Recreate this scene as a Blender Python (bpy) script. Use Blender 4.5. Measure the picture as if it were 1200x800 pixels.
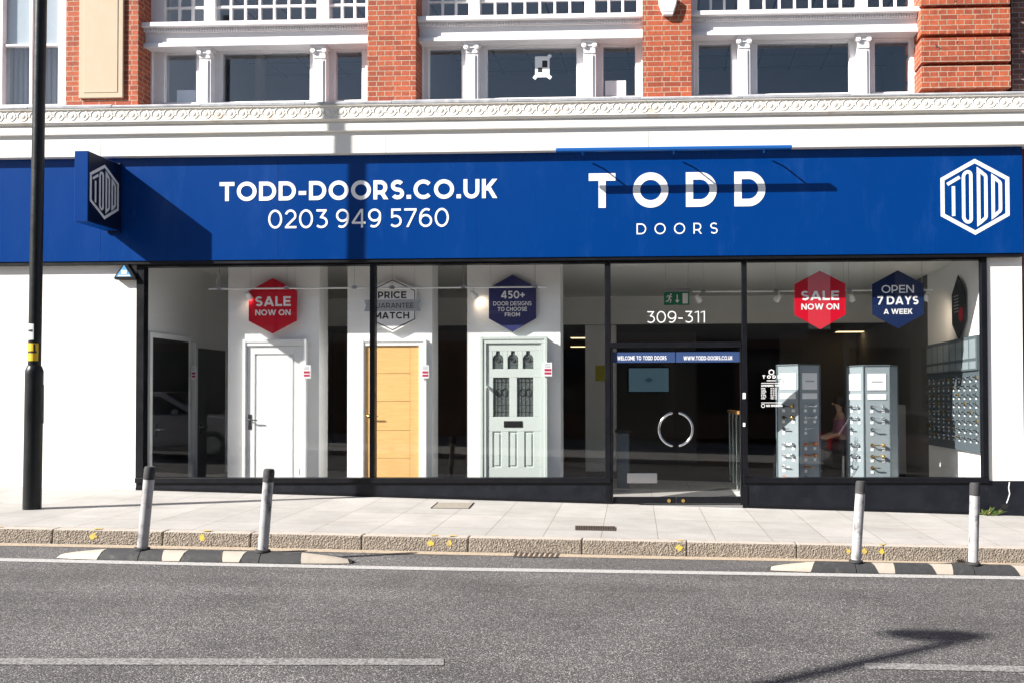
import bpy, bmesh, math, random
from mathutils import Vector, Matrix, Quaternion
R_ = math.radians
random.seed(7)
for o in list(bpy.data.objects): bpy.data.objects.remove(o)
scene = bpy.context.scene
COL = scene.collection

# ------------------------------------------------------------------ camera, sky, sun, exposure
CAM_D, CAM_H, F_PX = 12.0, 1.4, 1056.0
YAW, PITCH, ROLL = R_(2.0), R_(1.0), R_(-0.2)
def cam_axes():
    cy, sy, cp, sp = math.cos(YAW), math.sin(YAW), math.cos(PITCH), math.sin(PITCH)
    r = Vector((cy, sy, 0)); f = Vector((-sy*cp, cy*cp, sp)); u = Vector((sy*sp, -cy*sp, cp))
    cr, sr = math.cos(ROLL), math.sin(ROLL)
    return r*cr + u*sr, u*cr - r*sr, f
CR, CU, CF = cam_axes()
_v = Vector((0, 1, 0))
PX0 = 780 - F_PX*_v.dot(CR)/_v.dot(CF)
PY0 = 468 + F_PX*_v.dot(CU)/_v.dot(CF)
cam = bpy.data.cameras.new('camera'); camo = bpy.data.objects.new('camera', cam); COL.objects.link(camo)
m = Matrix((CR, CU, -CF)).transposed().to_4x4(); m.translation = (0, -CAM_D, CAM_H); camo.matrix_world = m
cam.sensor_width = 36; cam.lens = F_PX/1200*36
cam.shift_x = (600-PX0)/1200; cam.shift_y = (PY0-400)/1200
cam.clip_start = 0.05; cam.clip_end = 2000
scene.camera = camo

SUN = Vector((1.8, 1.0, -1.35)).normalized()          # the way the light travels
SUN_EL = math.asin(-SUN.z); SUN_AZ = math.atan2(-SUN.x, -SUN.y)
w = bpy.data.worlds.new('World'); scene.world = w; w.use_nodes = True
nt = w.node_tree; bg = nt.nodes['Background']
sky = nt.nodes.new('ShaderNodeTexSky'); sky.sky_type = 'NISHITA'; sky.sun_disc = False
sky.sun_elevation = SUN_EL; sky.sun_rotation = SUN_AZ
nt.links.new(sky.outputs[0], bg.inputs[0]); bg.inputs[1].default_value = 0.05
sl = bpy.data.lights.new('sun', 'SUN'); sl.energy = 5.0; sl.angle = R_(0.5); sl.color = (1, .955, .89)
so = bpy.data.objects.new('sun', sl); COL.objects.link(so); so.location = (-18, -10, 14)
so.rotation_euler = SUN.to_track_quat('-Z', 'Y').to_euler()
scene.view_settings.view_transform = 'Standard'; scene.view_settings.look = 'None'
scene.view_settings.gamma = 1; scene.view_settings.exposure = 1.22
scene.view_settings.use_curve_mapping = False

# ------------------------------------------------------------------ pixel -> place in the world
def ray(px, py): return CF + CR*((px-PX0)/F_PX) + CU*((PY0-py)/F_PX)
def W(px, py, Y):
    d = ray(px, py); t = (Y+CAM_D)/d.y
    return d.x*t, CAM_H + d.z*t
_xa, _za = W(170, 573.5, 0); _xb, _zb = W(1160, 602.5, 0)
GS = (_zb-_za)/(_xb-_xa); GZ = _za - GS*_xa
KERB = 0.14
GC = .022                                   # the pavement falls this much towards the kerb
RZ = GZ - GC*3.2 - KERB
def gz(x, drop=0, y=0): return RZ + GS*x if drop == KERB else GZ + GS*x + GC*y - drop
def G(px, py, drop=0):
    d = ray(px, py); o = Vector((0, -CAM_D, CAM_H)); c, z0 = (0, RZ) if drop == KERB else (GC, GZ-drop)
    t = (z0 + GS*o.x + c*o.y - o.z)/(d.z - GS*d.x - c*d.y)
    return o + d*t
def XX(px, py, Y): return W(px, py, Y)[0]
def ZZ(px, py, Y): return W(px, py, Y)[1]
def RECT(x0, y0, x1, y1, Y):
    my, mx = (y0+y1)/2, (x0+x1)/2
    return XX(x0, my, Y), XX(x1, my, Y), ZZ(mx, y1, Y), ZZ(mx, y0, Y)

# ------------------------------------------------------------------ materials
MATS = {}
def nodes_of(m): return m.node_tree.nodes, m.node_tree.links
def mat(name, col, rough=.6, metal=0, spec=.5, var=0., vscale=3., bump=0., bscale=60., emit=None, estr=1, dirt=None, dscale=2.5, damt=.5, coat=0, stretch=None, dlo=.56):
    m = bpy.data.materials.new(name); m.use_nodes = True; N, L = nodes_of(m); b = N['Principled BSDF']
    b.inputs['Base Color'].default_value = (*col, 1); b.inputs['Roughness'].default_value = rough
    b.inputs['Metallic'].default_value = metal; b.inputs['Specular IOR Level'].default_value = spec
    if coat: b.inputs['Coat Weight'].default_value = coat; b.inputs['Coat Roughness'].default_value = .08
    geo = N.new('ShaderNodeNewGeometry'); src = geo.outputs['Position']
    if stretch:
        mp = N.new('ShaderNodeMapping'); mp.inputs['Scale'].default_value = stretch; L.new(src, mp.inputs[0]); src = mp.outputs[0]
    out = None
    if var:
        n = N.new('ShaderNodeTexNoise'); n.inputs['Scale'].default_value = vscale; n.inputs['Detail'].default_value = 6; n.inputs['Roughness'].default_value = .65
        L.new(src, n.inputs['Vector'])
        r = N.new('ShaderNodeMapRange'); r.inputs[1].default_value = .3; r.inputs[2].default_value = .7
        r.inputs[3].default_value = 1-var; r.inputs[4].default_value = 1+var; L.new(n.outputs[0], r.inputs[0])
        x = N.new('ShaderNodeMix'); x.data_type = 'RGBA'; x.blend_type = 'MULTIPLY'; x.inputs[0].default_value = 1
        x.inputs[6].default_value = (*col, 1); L.new(r.outputs[0], x.inputs[7]); out = x.outputs[2]
        rr = N.new('ShaderNodeMapRange'); rr.inputs[1].default_value = .3; rr.inputs[2].default_value = .7
        rr.inputs[3].default_value = max(.02, rough*.82); rr.inputs[4].default_value = min(1, rough*1.18)
        L.new(n.outputs[0], rr.inputs[0]); L.new(rr.outputs[0], b.inputs['Roughness'])
    if dirt:
        n2 = N.new('ShaderNodeTexNoise'); n2.inputs['Scale'].default_value = dscale; n2.inputs['Detail'].default_value = 8; n2.inputs['Roughness'].default_value = .72
        L.new(src, n2.inputs['Vector'])
        r2 = N.new('ShaderNodeMapRange'); r2.inputs[1].default_value = dlo; r2.inputs[2].default_value = dlo+.14; r2.inputs[4].default_value = damt
        L.new(n2.outputs[0], r2.inputs[0])
        y = N.new('ShaderNodeMix'); y.data_type = 'RGBA'; L.new(r2.outputs[0], y.inputs[0])
        if out: L.new(out, y.inputs[6])
        else: y.inputs[6].default_value = (*col, 1)
        y.inputs[7].default_value = (*dirt, 1); out = y.outputs[2]
    if out: L.new(out, b.inputs['Base Color'])
    if bump:
        n3 = N.new('ShaderNodeTexNoise'); n3.inputs['Scale'].default_value = bscale; n3.inputs['Detail'].default_value = 5
        L.new(src, n3.inputs['Vector']); bp = N.new('ShaderNodeBump'); bp.inputs['Strength'].default_value = bump; bp.inputs['Distance'].default_value = .01
        L.new(n3.outputs[0], bp.inputs['Height']); L.new(bp.outputs[0], b.inputs['Normal'])
    if emit: b.inputs['Emission Color'].default_value = (*emit, 1); b.inputs['Emission Strength'].default_value = estr
    MATS[name] = m; return m
M = MATS
mat('white_render', (.80, .785, .75), .85, var=.02, vscale=1.2, bump=.12, bscale=25, dirt=(.55, .5, .44), dscale=1.1, damt=.10)
mat('cream_stone', (.74, .71, .65), .8, var=.04, vscale=2.5, bump=.15, bscale=40, dirt=(.5, .33, .17), dscale=3.1, damt=.5)
mat('board_white', (.76, .745, .70), .55, var=.02, vscale=1.3, dirt=(.5, .47, .42), dscale=.9, damt=.12)
mat('lead', (.42, .43, .46), .55, var=.25, vscale=6, dirt=(.75, .74, .72), dscale=4, damt=.8)
mat('wood_white', (.78, .76, .77), .5, var=.03, vscale=4, dirt=(.45, .4, .38), dscale=5, damt=.25)
mat('tan_stone', (.50, .405, .295), .85, var=.05, vscale=5, bump=.15, bscale=60)
mat('black_frame', (.006, .0065, .009), .38, spec=.22, var=.12, vscale=6)
mat('riser_black', (.008, .0095, .014), .42, spec=.25, var=.3, vscale=4, dirt=(.03, .033, .04), dscale=7, damt=.4)
mat('sign_blue', (.0002, .034, .178), .26, spec=.16, var=.035, vscale=1.0, dirt=(.02, .075, .27), dscale=3.2, damt=.25, stretch=(1, 1, .25))
mat('sign_navy', (.001, .006, .03), .45, spec=.3, var=.05)
mat('letter_white', (.82, .82, .83), .4)
mat('emblem_grey', (.72, .73, .74), .45)
mat('red_sign', (.56, .003, .022), .42, spec=.25)
mat('navy_sign', (.006, .018, .075), .42, spec=.25)
mat('indigo_sign', (.032, .037, .135), .4, spec=.25)
mat('offwhite_sign', (.86, .865, .87), .4)
mat('ribbon_grey', (.40, .43, .46), .4)
mat('ink', (.015, .016, .02), .5)
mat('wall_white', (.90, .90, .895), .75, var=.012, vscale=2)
mat('ceiling_white', (.88, .88, .85), .85, var=.02)
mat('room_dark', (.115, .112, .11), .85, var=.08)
mat('room_black', (.03, .03, .032), .8)
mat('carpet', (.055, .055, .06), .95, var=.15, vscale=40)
mat('upper_room', (.62, .63, .66), .9, var=.05)
mat('white_door', (.80, .81, .82), .35)
mat('sage', (.55, .61, .59), .45, var=.01)
mat('black_door', (.014, .014, .017), .35)
mat('chrome', (.75, .76, .78), .12, metal=1)
mat('steel', (.55, .56, .58), .3, metal=1)
mat('brass', (.70, .46, .16), .25, metal=1)
mat('copper', (.75, .30, .12), .25, metal=1)
mat('dark_iron', (.03, .03, .032), .4, metal=.6)
mat('leaded', (.10, .12, .12), .12, var=.5, vscale=30, bump=.4, bscale=80)
mat('lead_came', (.05, .05, .05), .4, metal=.5)
mat('stand_grey', (.27, .32, .35), .4)
mat('stand_dark', (.10, .13, .15), .4)
mat('card_white', (.80, .82, .84), .4)
mat('card_red', (.45, .02, .08), .5)
mat('exit_green', (.0, .17, .09), .4)
mat('column_black', (.007, .009, .010), .38, spec=.35, var=.2, vscale=9, bump=.15, bscale=25)
mat('sticker_white', (.72, .76, .78), .5)
mat('sticker_yellow', (.75, .48, .02), .5)
mat('rubber_black', (.035, .035, .037), .8, var=.2, vscale=25, dirt=(.13, .12, .11), dscale=9, damt=.6)
mat('reflector_cream', (.40, .35, .295), .6, var=.06, vscale=12, dirt=(.3, .26, .22), dscale=11, damt=.5)
mat('post_white', (.37, .365, .375), .5, var=.2, vscale=9, dirt=(.05, .05, .05), dscale=10, damt=1.0, stretch=(1, 1, .55), dlo=.53)
mat('iron', (.07, .05, .04), .7, var=.3, vscale=30)
mat('slot_black', (.006, .006, .006), .9)
mat('leaf', (.07, .14, .02), .6, var=.3, vscale=40)
mat('leaf_dry', (.28, .24, .09), .7, var=.2, vscale=40)
mat('alarm_white', (.80, .80, .79), .4)
mat('alarm_blue', (.08, .30, .55), .35)
mat('trough_blue', (.01, .10, .36), .3)
mat('person_skin', (.40, .24, .17), .6)
mat('shirt_pink', (.28, .11, .18), .8)
mat('hair_dark', (.015, .012, .01), .6)
mat('trousers', (.03, .03, .04), .8)
mat('lamp_warm', (.9, .8, .6), .5, emit=(1, .72, .38), estr=1.1)
mat('lamp_white', (.9, .85, .7), .4, emit=(1, .78, .55), estr=1.5)
mat('screen', (.02, .03, .035), .25, emit=(.10, .19, .25), estr=.16)
mat('screen_mark', (.02, .03, .035), .25, emit=(.03, .07, .10), estr=.2)
mat('poster_yellow', (.50, .46, .03), .6)
mat('timber_rail', (.55, .30, .10), .5)
mat('opp_brick', (.20, .12, .085), .85, var=.15, vscale=8)
mat('opp_stone', (.38, .35, .31), .85, var=.06)
mat('opp_glass', (.02, .025, .03), .08)
mat('car_white', (.70, .70, .70), .25, coat=1)
mat('car_silver', (.42, .43, .45), .25, metal=.6, coat=1)
mat('car_glass', (.01, .012, .014), .05)
mat('tyre', (.02, .02, .02), .85)
mat('tail_red', (.45, .01, .01), .2)
mat('paint_yellow', (.75, .50, .02), .8, var=.12, vscale=30)

def glass(name, tint=(.93, .96, .95), ior=1.5, streak=0):
    m = bpy.data.materials.new(name); m.use_nodes = True; N, L = nodes_of(m)
    for n in list(N):
        if n.type != 'OUTPUT_MATERIAL': N.remove(n)
    out = [n for n in N if n.type == 'OUTPUT_MATERIAL'][0]
    t = N.new('ShaderNodeBsdfTransparent'); t.inputs[0].default_value = (*tint, 1)
    g = N.new('ShaderNodeBsdfGlossy'); g.inputs['Roughness'].default_value = 0.0; g.inputs[0].default_value = (1, 1, 1, 1)
    f = N.new('ShaderNodeFresnel'); ge = N.new('ShaderNodeNewGeometry'); rg = N.new('ShaderNodeMapRange')
    rg.inputs[3].default_value = ior; rg.inputs[4].default_value = 1/ior      # same reflectance from both sides of the sheet
    L.new(ge.outputs['Backfacing'], rg.inputs[0]); L.new(rg.outputs[0], f.inputs[0])
    mx = N.new('ShaderNodeMixShader'); L.new(f.outputs[0], mx.inputs[0]); L.new(t.outputs[0], mx.inputs[1]); L.new(g.outputs[0], mx.inputs[2])
    L.new(mx.outputs[0], out.inputs[0]); MATS[name] = m
glass('shop_glass', (.99, .993, .99), 1.45); glass('upper_glass', (.90, .92, .94), 1.75); glass('balustrade_glass', (.75, .88, .85), 1.5)

def brick(name, c1, c2, mortar):
    m = bpy.data.materials.new(name); m.use_nodes = True; N, L = nodes_of(m); b = N['Principled BSDF']
    geo = N.new('ShaderNodeNewGeometry'); sep = N.new('ShaderNodeSeparateXYZ'); L.new(geo.outputs['Position'], sep.inputs[0])
    ad = N.new('ShaderNodeMath'); ad.operation = 'ADD'; L.new(sep.outputs[0], ad.inputs[0]); L.new(sep.outputs[1], ad.inputs[1])
    cb = N.new('ShaderNodeCombineXYZ'); L.new(ad.outputs[0], cb.inputs[0]); L.new(sep.outputs[2], cb.inputs[1])
    nz = N.new('ShaderNodeTexNoise'); nz.inputs['Scale'].default_value = 9; nz.inputs['Detail'].default_value = 3; L.new(geo.outputs['Position'], nz.inputs['Vector'])
    wob = N.new('ShaderNodeMix'); wob.data_type = 'VECTOR'; wob.inputs[0].default_value = .006
    L.new(cb.outputs[0], wob.inputs[4]); L.new(nz.outputs['Color'], wob.inputs[5])
    bt = N.new('ShaderNodeTexBrick'); bt.offset = .25; bt.offset_frequency = 2; bt.squash = .5; bt.squash_frequency = 2
    bt.inputs['Scale'].default_value = 1; bt.inputs['Brick Width'].default_value = .226; bt.inputs['Row Height'].default_value = .0685
    bt.inputs['Mortar Size'].default_value = .0052; bt.inputs['Mortar Smooth'].default_value = .25; bt.inputs['Bias'].default_value = -.1
    bt.inputs['Color1'].default_value = (*c1, 1); bt.inputs['Color2'].default_value = (*c2, 1); bt.inputs['Mortar'].default_value = (*mortar, 1)
    L.new(wob.outputs[1], bt.inputs['Vector'])
    n = N.new('ShaderNodeTexNoise'); n.inputs['Scale'].default_value = 22; n.inputs['Detail'].default_value = 7; n.inputs['Roughness'].default_value = .7; L.new(geo.outputs['Position'], n.inputs['Vector'])
    r = N.new('ShaderNodeMapRange'); r.inputs[1].default_value = .3; r.inputs[2].default_value = .7; r.inputs[3].default_value = .68; r.inputs[4].default_value = 1.22; L.new(n.outputs[0], r.inputs[0])
    x = N.new('ShaderNodeMix'); x.data_type = 'RGBA'; x.blend_type = 'MULTIPLY'; x.inputs[0].default_value = 1; L.new(bt.outputs[0], x.inputs[6]); L.new(r.outputs[0], x.inputs[7])
    n4 = N.new('ShaderNodeTexNoise'); n4.inputs['Scale'].default_value = 13; n4.inputs['Detail'].default_value = 2; L.new(geo.outputs['Position'], n4.inputs['Vector'])
    r4 = N.new('ShaderNodeMapRange'); r4.inputs[1].default_value = .70; r4.inputs[2].default_value = .76; r4.inputs[4].default_value = .85; L.new(n4.outputs[0], r4.inputs[0])
    y = N.new('ShaderNodeMix'); y.data_type = 'RGBA'; L.new(r4.outputs[0], y.inputs[0]); L.new(x.outputs[2], y.inputs[6]); y.inputs[7].default_value = (.035, .02, .018, 1)
    L.new(y.outputs[2], b.inputs['Base Color']); b.inputs['Roughness'].default_value = .85
    bp = N.new('ShaderNodeBump'); bp.inputs['Strength'].default_value = .6; bp.inputs['Distance'].default_value = .006; bp.invert = True
    s = N.new('ShaderNodeMath'); s.operation = 'MULTIPLY_ADD'; L.new(n.outputs[0], s.inputs[0]); s.inputs[1].default_value = -.35; L.new(bt.outputs['Fac'], s.inputs[2])
    L.new(s.outputs[0], bp.inputs['Height']); L.new(bp.outputs[0], b.inputs['Normal']); MATS[name] = m
brick('red_brick', (.41, .088, .034), (.25, .047, .022), (.40, .31, .23))
brick('dark_brick', (.20, .09, .07), (.12, .055, .05), (.30, .26, .24))

def oak():
    m = bpy.data.materials.new('oak'); m.use_nodes = True; N, L = nodes_of(m); b = N['Principled BSDF']
    geo = N.new('ShaderNodeNewGeometry'); mp = N.new('ShaderNodeMapping'); mp.inputs['Scale'].default_value = (2.2, 8, 26); L.new(geo.outputs['Position'], mp.inputs[0])
    n = N.new('ShaderNodeTexNoise'); n.inputs['Scale'].default_value = 2; n.inputs['Detail'].default_value = 7; n.inputs['Distortion'].default_value = .6; L.new(mp.outputs[0], n.inputs['Vector'])
    c = N.new('ShaderNodeValToRGB'); c.color_ramp.elements[0].position = .3; c.color_ramp.elements[0].color = (.74, .44, .165, 1); c.color_ramp.elements[1].position = .7; c.color_ramp.elements[1].color = (.84, .535, .215, 1)
    L.new(n.outputs[0], c.inputs[0]); L.new(c.outputs[0], b.inputs['Base Color']); b.inputs['Roughness'].default_value = .45; MATS['oak'] = m
oak()

def asphalt():
    m = bpy.data.materials.new('asphalt'); m.use_nodes = True; N, L = nodes_of(m); b = N['Principled BSDF']
    geo = N.new('ShaderNodeNewGeometry'); P = geo.outputs['Position']
    v = N.new('ShaderNodeTexVoronoi'); v.inputs['Scale'].default_value = 138; L.new(P, v.inputs['Vector'])
    sc = N.new('ShaderNodeSeparateColor'); L.new(v.outputs['Color'], sc.inputs[0])
    c = N.new('ShaderNodeValToRGB'); e = c.color_ramp.elements
    e[0].position = 0; e[0].color = (.026, .0255, .027, 1); e[1].position = 1; e[1].color = (.36, .34, .33, 1)
    a = e.new(.5); a.color = (.075, .073, .074, 1); a = e.new(.84); a.color = (.125, .119, .117, 1)
    L.new(sc.outputs[0], c.inputs[0])
    n = N.new('ShaderNodeTexNoise'); n.inputs['Scale'].default_value = .9; n.inputs['Detail'].default_value = 5; L.new(P, n.inputs['Vector'])
    mp = N.new('ShaderNodeMapping'); mp.inputs['Scale'].default_value = (.12, 1.4, 1); L.new(P, mp.inputs[0])
    n2 = N.new('ShaderNodeTexNoise'); n2.inputs['Scale'].default_value = 1.2; n2.inputs['Detail'].default_value = 4; L.new(mp.outputs[0], n2.inputs['Vector'])
    s = N.new('ShaderNodeMath'); s.operation = 'ADD'; L.new(n.outputs[0], s.inputs[0]); L.new(n2.outputs[0], s.inputs[1])
    r = N.new('ShaderNodeMapRange'); r.inputs[1].default_value = .75; r.inputs[2].default_value = 1.25; r.inputs[3].default_value = .70; r.inputs[4].default_value = 1.26; L.new(s.outputs[0], r.inputs[0])
    x = N.new('ShaderNodeMix'); x.data_type = 'RGBA'; x.blend_type = 'MULTIPLY'; x.inputs[0].default_value = 1; L.new(c.outputs[0], x.inputs[6]); L.new(r.outputs[0], x.inputs[7])
    L.new(x.outputs[2], b.inputs['Base Color']); b.inputs['Roughness'].default_value = .8
    bp = N.new('ShaderNodeBump'); bp.inputs['Strength'].default_value = .55; bp.inputs['Distance'].default_value = .006; L.new(v.outputs['Distance'], bp.inputs['Height']); bp.invert = True
    L.new(bp.outputs[0], b.inputs['Normal']); MATS['asphalt'] = m
asphalt()

def worn_paint(name, col, thr0=.42, thr1=.55, under=(.08, .078, .078)):
    m = bpy.data.materials.new(name); m.use_nodes = True; N, L = nodes_of(m); b = N['Principled BSDF']
    geo = N.new('ShaderNodeNewGeometry')
    n = N.new('ShaderNodeTexNoise'); n.inputs['Scale'].default_value = 55; n.inputs['Detail'].default_value = 5; n.inputs['Roughness'].default_value = .75; L.new(geo.outputs['Position'], n.inputs['Vector'])
    r = N.new('ShaderNodeMapRange'); r.inputs[1].default_value = thr0; r.inputs[2].default_value = thr1; L.new(n.outputs[0], r.inputs[0])
    x = N.new('ShaderNodeMix'); x.data_type = 'RGBA'; L.new(r.outputs[0], x.inputs[0]); x.inputs[6].default_value = (*under, 1); x.inputs[7].default_value = (*col, 1)
    L.new(x.outputs[2], b.inputs['Base Color']); b.inputs['Roughness'].default_value = .8; MATS[name] = m
worn_paint('line_white', (.44, .43, .42), .33, .50); worn_paint('line_worn', (.33, .325, .32), .40, .60); worn_paint('line_cream', (.46, .37, .27), .34, .5)
worn_paint('kerb_yellow', (.70, .48, .03), .43, .53, (.30, .26, .21))

def kerbmat():
    m = bpy.data.materials.new('granite_kerb'); m.use_nodes = True; N, L = nodes_of(m); b = N['Principled BSDF']
    geo = N.new('ShaderNodeNewGeometry'); P = geo.outputs['Position']
    v = N.new('ShaderNodeTexVoronoi'); v.inputs['Scale'].default_value = 60; L.new(P, v.inputs['Vector'])
    n = N.new('ShaderNodeTexNoise'); n.inputs['Scale'].default_value = 45; n.inputs['Detail'].default_value = 6; L.new(P, n.inputs['Vector'])
    c = N.new('ShaderNodeValToRGB'); c.color_ramp.elements[0].position = .3; c.color_ramp.elements[0].color = (.145, .12, .095, 1); c.color_ramp.elements[1].position = .7; c.color_ramp.elements[1].color = (.34, .29, .24, 1)
    L.new(n.outputs[0], c.inputs[0]); L.new(c.outputs[0], b.inputs['Base Color']); b.inputs['Roughness'].default_value = .9
    s = N.new('ShaderNodeMath'); s.operation = 'ADD'; L.new(v.outputs['Distance'], s.inputs[0]); L.new(n.outputs[0], s.inputs[1])
    bp = N.new('ShaderNodeBump'); bp.inputs['Strength'].default_value = .8; bp.inputs['Distance'].default_value = .014; L.new(s.outputs[0], bp.inputs['Height']); L.new(bp.outputs[0], b.inputs['Normal'])
    MATS['granite_kerb'] = m
kerbmat()
mat('kerb_top', (.42, .375, .33), .85, var=.12, vscale=14, bump=.2, bscale=90, dirt=(.25, .21, .17), dscale=4, damt=.5)

def paving():
    m = bpy.data.materials.new('paving_slabs'); m.use_nodes = True; N, L = nodes_of(m); b = N['Principled BSDF']
    geo = N.new('ShaderNodeNewGeometry'); P = geo.outputs['Position']
    mp = N.new('ShaderNodeMapping'); mp.inputs['Rotation'].default_value = (0, 0, R_(-2.0)); mp.inputs['Location'].default_value = (.17, .33, 0); L.new(P, mp.inputs[0])
    bt = N.new('ShaderNodeTexBrick'); bt.offset = .0; bt.squash = 1
    for k, val in (('Scale', 1), ('Brick Width', .602), ('Row Height', .9), ('Mortar Size', .0038), ('Mortar Smooth', .3), ('Bias', 0)): bt.inputs[k].default_value = val
    bt.inputs['Color1'].default_value = (.405, .387, .368, 1); bt.inputs['Color2'].default_value = (.355, .342, .325, 1); bt.inputs['Mortar'].default_value = (.17, .145, .12, 1)
    L.new(mp.outputs[0], bt.inputs['Vector'])
    n = N.new('ShaderNodeTexNoise'); n.inputs['Scale'].default_value = 1.7; n.inputs['Detail'].default_value = 9; n.inputs['Roughness'].default_value = .68; L.new(P, n.inputs['Vector'])
    r = N.new('ShaderNodeMapRange'); r.inputs[1].default_value = .3; r.inputs[2].default_value = .7; r.inputs[3].default_value = .84; r.inputs[4].default_value = 1.12; L.new(n.outputs[0], r.inputs[0])
    x = N.new('ShaderNodeMix'); x.data_type = 'RGBA'; x.blend_type = 'MULTIPLY'; x.inputs[0].default_value = 1; L.new(bt.outputs[0], x.inputs[6]); L.new(r.outputs[0], x.inputs[7])
    n2 = N.new('ShaderNodeTexNoise'); n2.inputs['Scale'].default_value = 60; n2.inputs['Detail'].default_value = 4; L.new(P, n2.inputs['Vector'])
    r3 = N.new('ShaderNodeMapRange'); r3.inputs[1].default_value = .3; r3.inputs[2].default_value = .7; r3.inputs[3].default_value = .93; r3.inputs[4].default_value = 1.06; L.new(n2.outputs[0], r3.inputs[0])
    x2 = N.new('ShaderNodeMix'); x2.data_type = 'RGBA'; x2.blend_type = 'MULTIPLY'; x2.inputs[0].default_value = 1; L.new(x.outputs[2], x2.inputs[6]); L.new(r3.outputs[0], x2.inputs[7])
    mp2 = N.new('ShaderNodeMapping'); mp2.inputs['Scale'].default_value = (.5, 2.2, 1); mp2.inputs['Location'].default_value = (3, 7, 0); L.new(P, mp2.inputs[0])
    n3 = N.new('ShaderNodeTexNoise'); n3.inputs['Scale'].default_value = 1.3; n3.inputs['Detail'].default_value = 8; L.new(mp2.outputs[0], n3.inputs['Vector'])
    r5 = N.new('ShaderNodeMapRange'); r5.inputs[1].default_value = .57; r5.inputs[2].default_value = .70; r5.inputs[4].default_value = .6; L.new(n3.outputs[0], r5.inputs[0])
    y = N.new('ShaderNodeMix'); y.data_type = 'RGBA'; L.new(r5.outputs[0], y.inputs[0]); L.new(x2.outputs[2], y.inputs[6]); y.inputs[7].default_value = (.30, .275, .25, 1)
    vg = N.new('ShaderNodeTexVoronoi'); vg.inputs['Scale'].default_value = 2.1; L.new(P, vg.inputs['Vector'])
    rg = N.new('ShaderNodeMapRange'); rg.inputs[1].default_value = .055; rg.inputs[2].default_value = .035; rg.inputs[4].default_value = .55; L.new(vg.outputs['Distance'], rg.inputs[0])
    yg = N.new('ShaderNodeMix'); yg.data_type = 'RGBA'; L.new(rg.outputs[0], yg.inputs[0]); L.new(y.outputs[2], yg.inputs[6]); yg.inputs[7].default_value = (.20, .185, .17, 1); y = yg
    L.new(y.outputs[2], b.inputs['Base Color']); b.inputs['Roughness'].default_value = .85
    bp = N.new('ShaderNodeBump'); bp.inputs['Strength'].default_value = .4; bp.inputs['Distance'].default_value = .004; bp.invert = True; L.new(bt.outputs['Fac'], bp.inputs['Height']); L.new(bp.outputs[0], b.inputs['Normal'])
    MATS['paving_slabs'] = m
paving()

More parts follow.
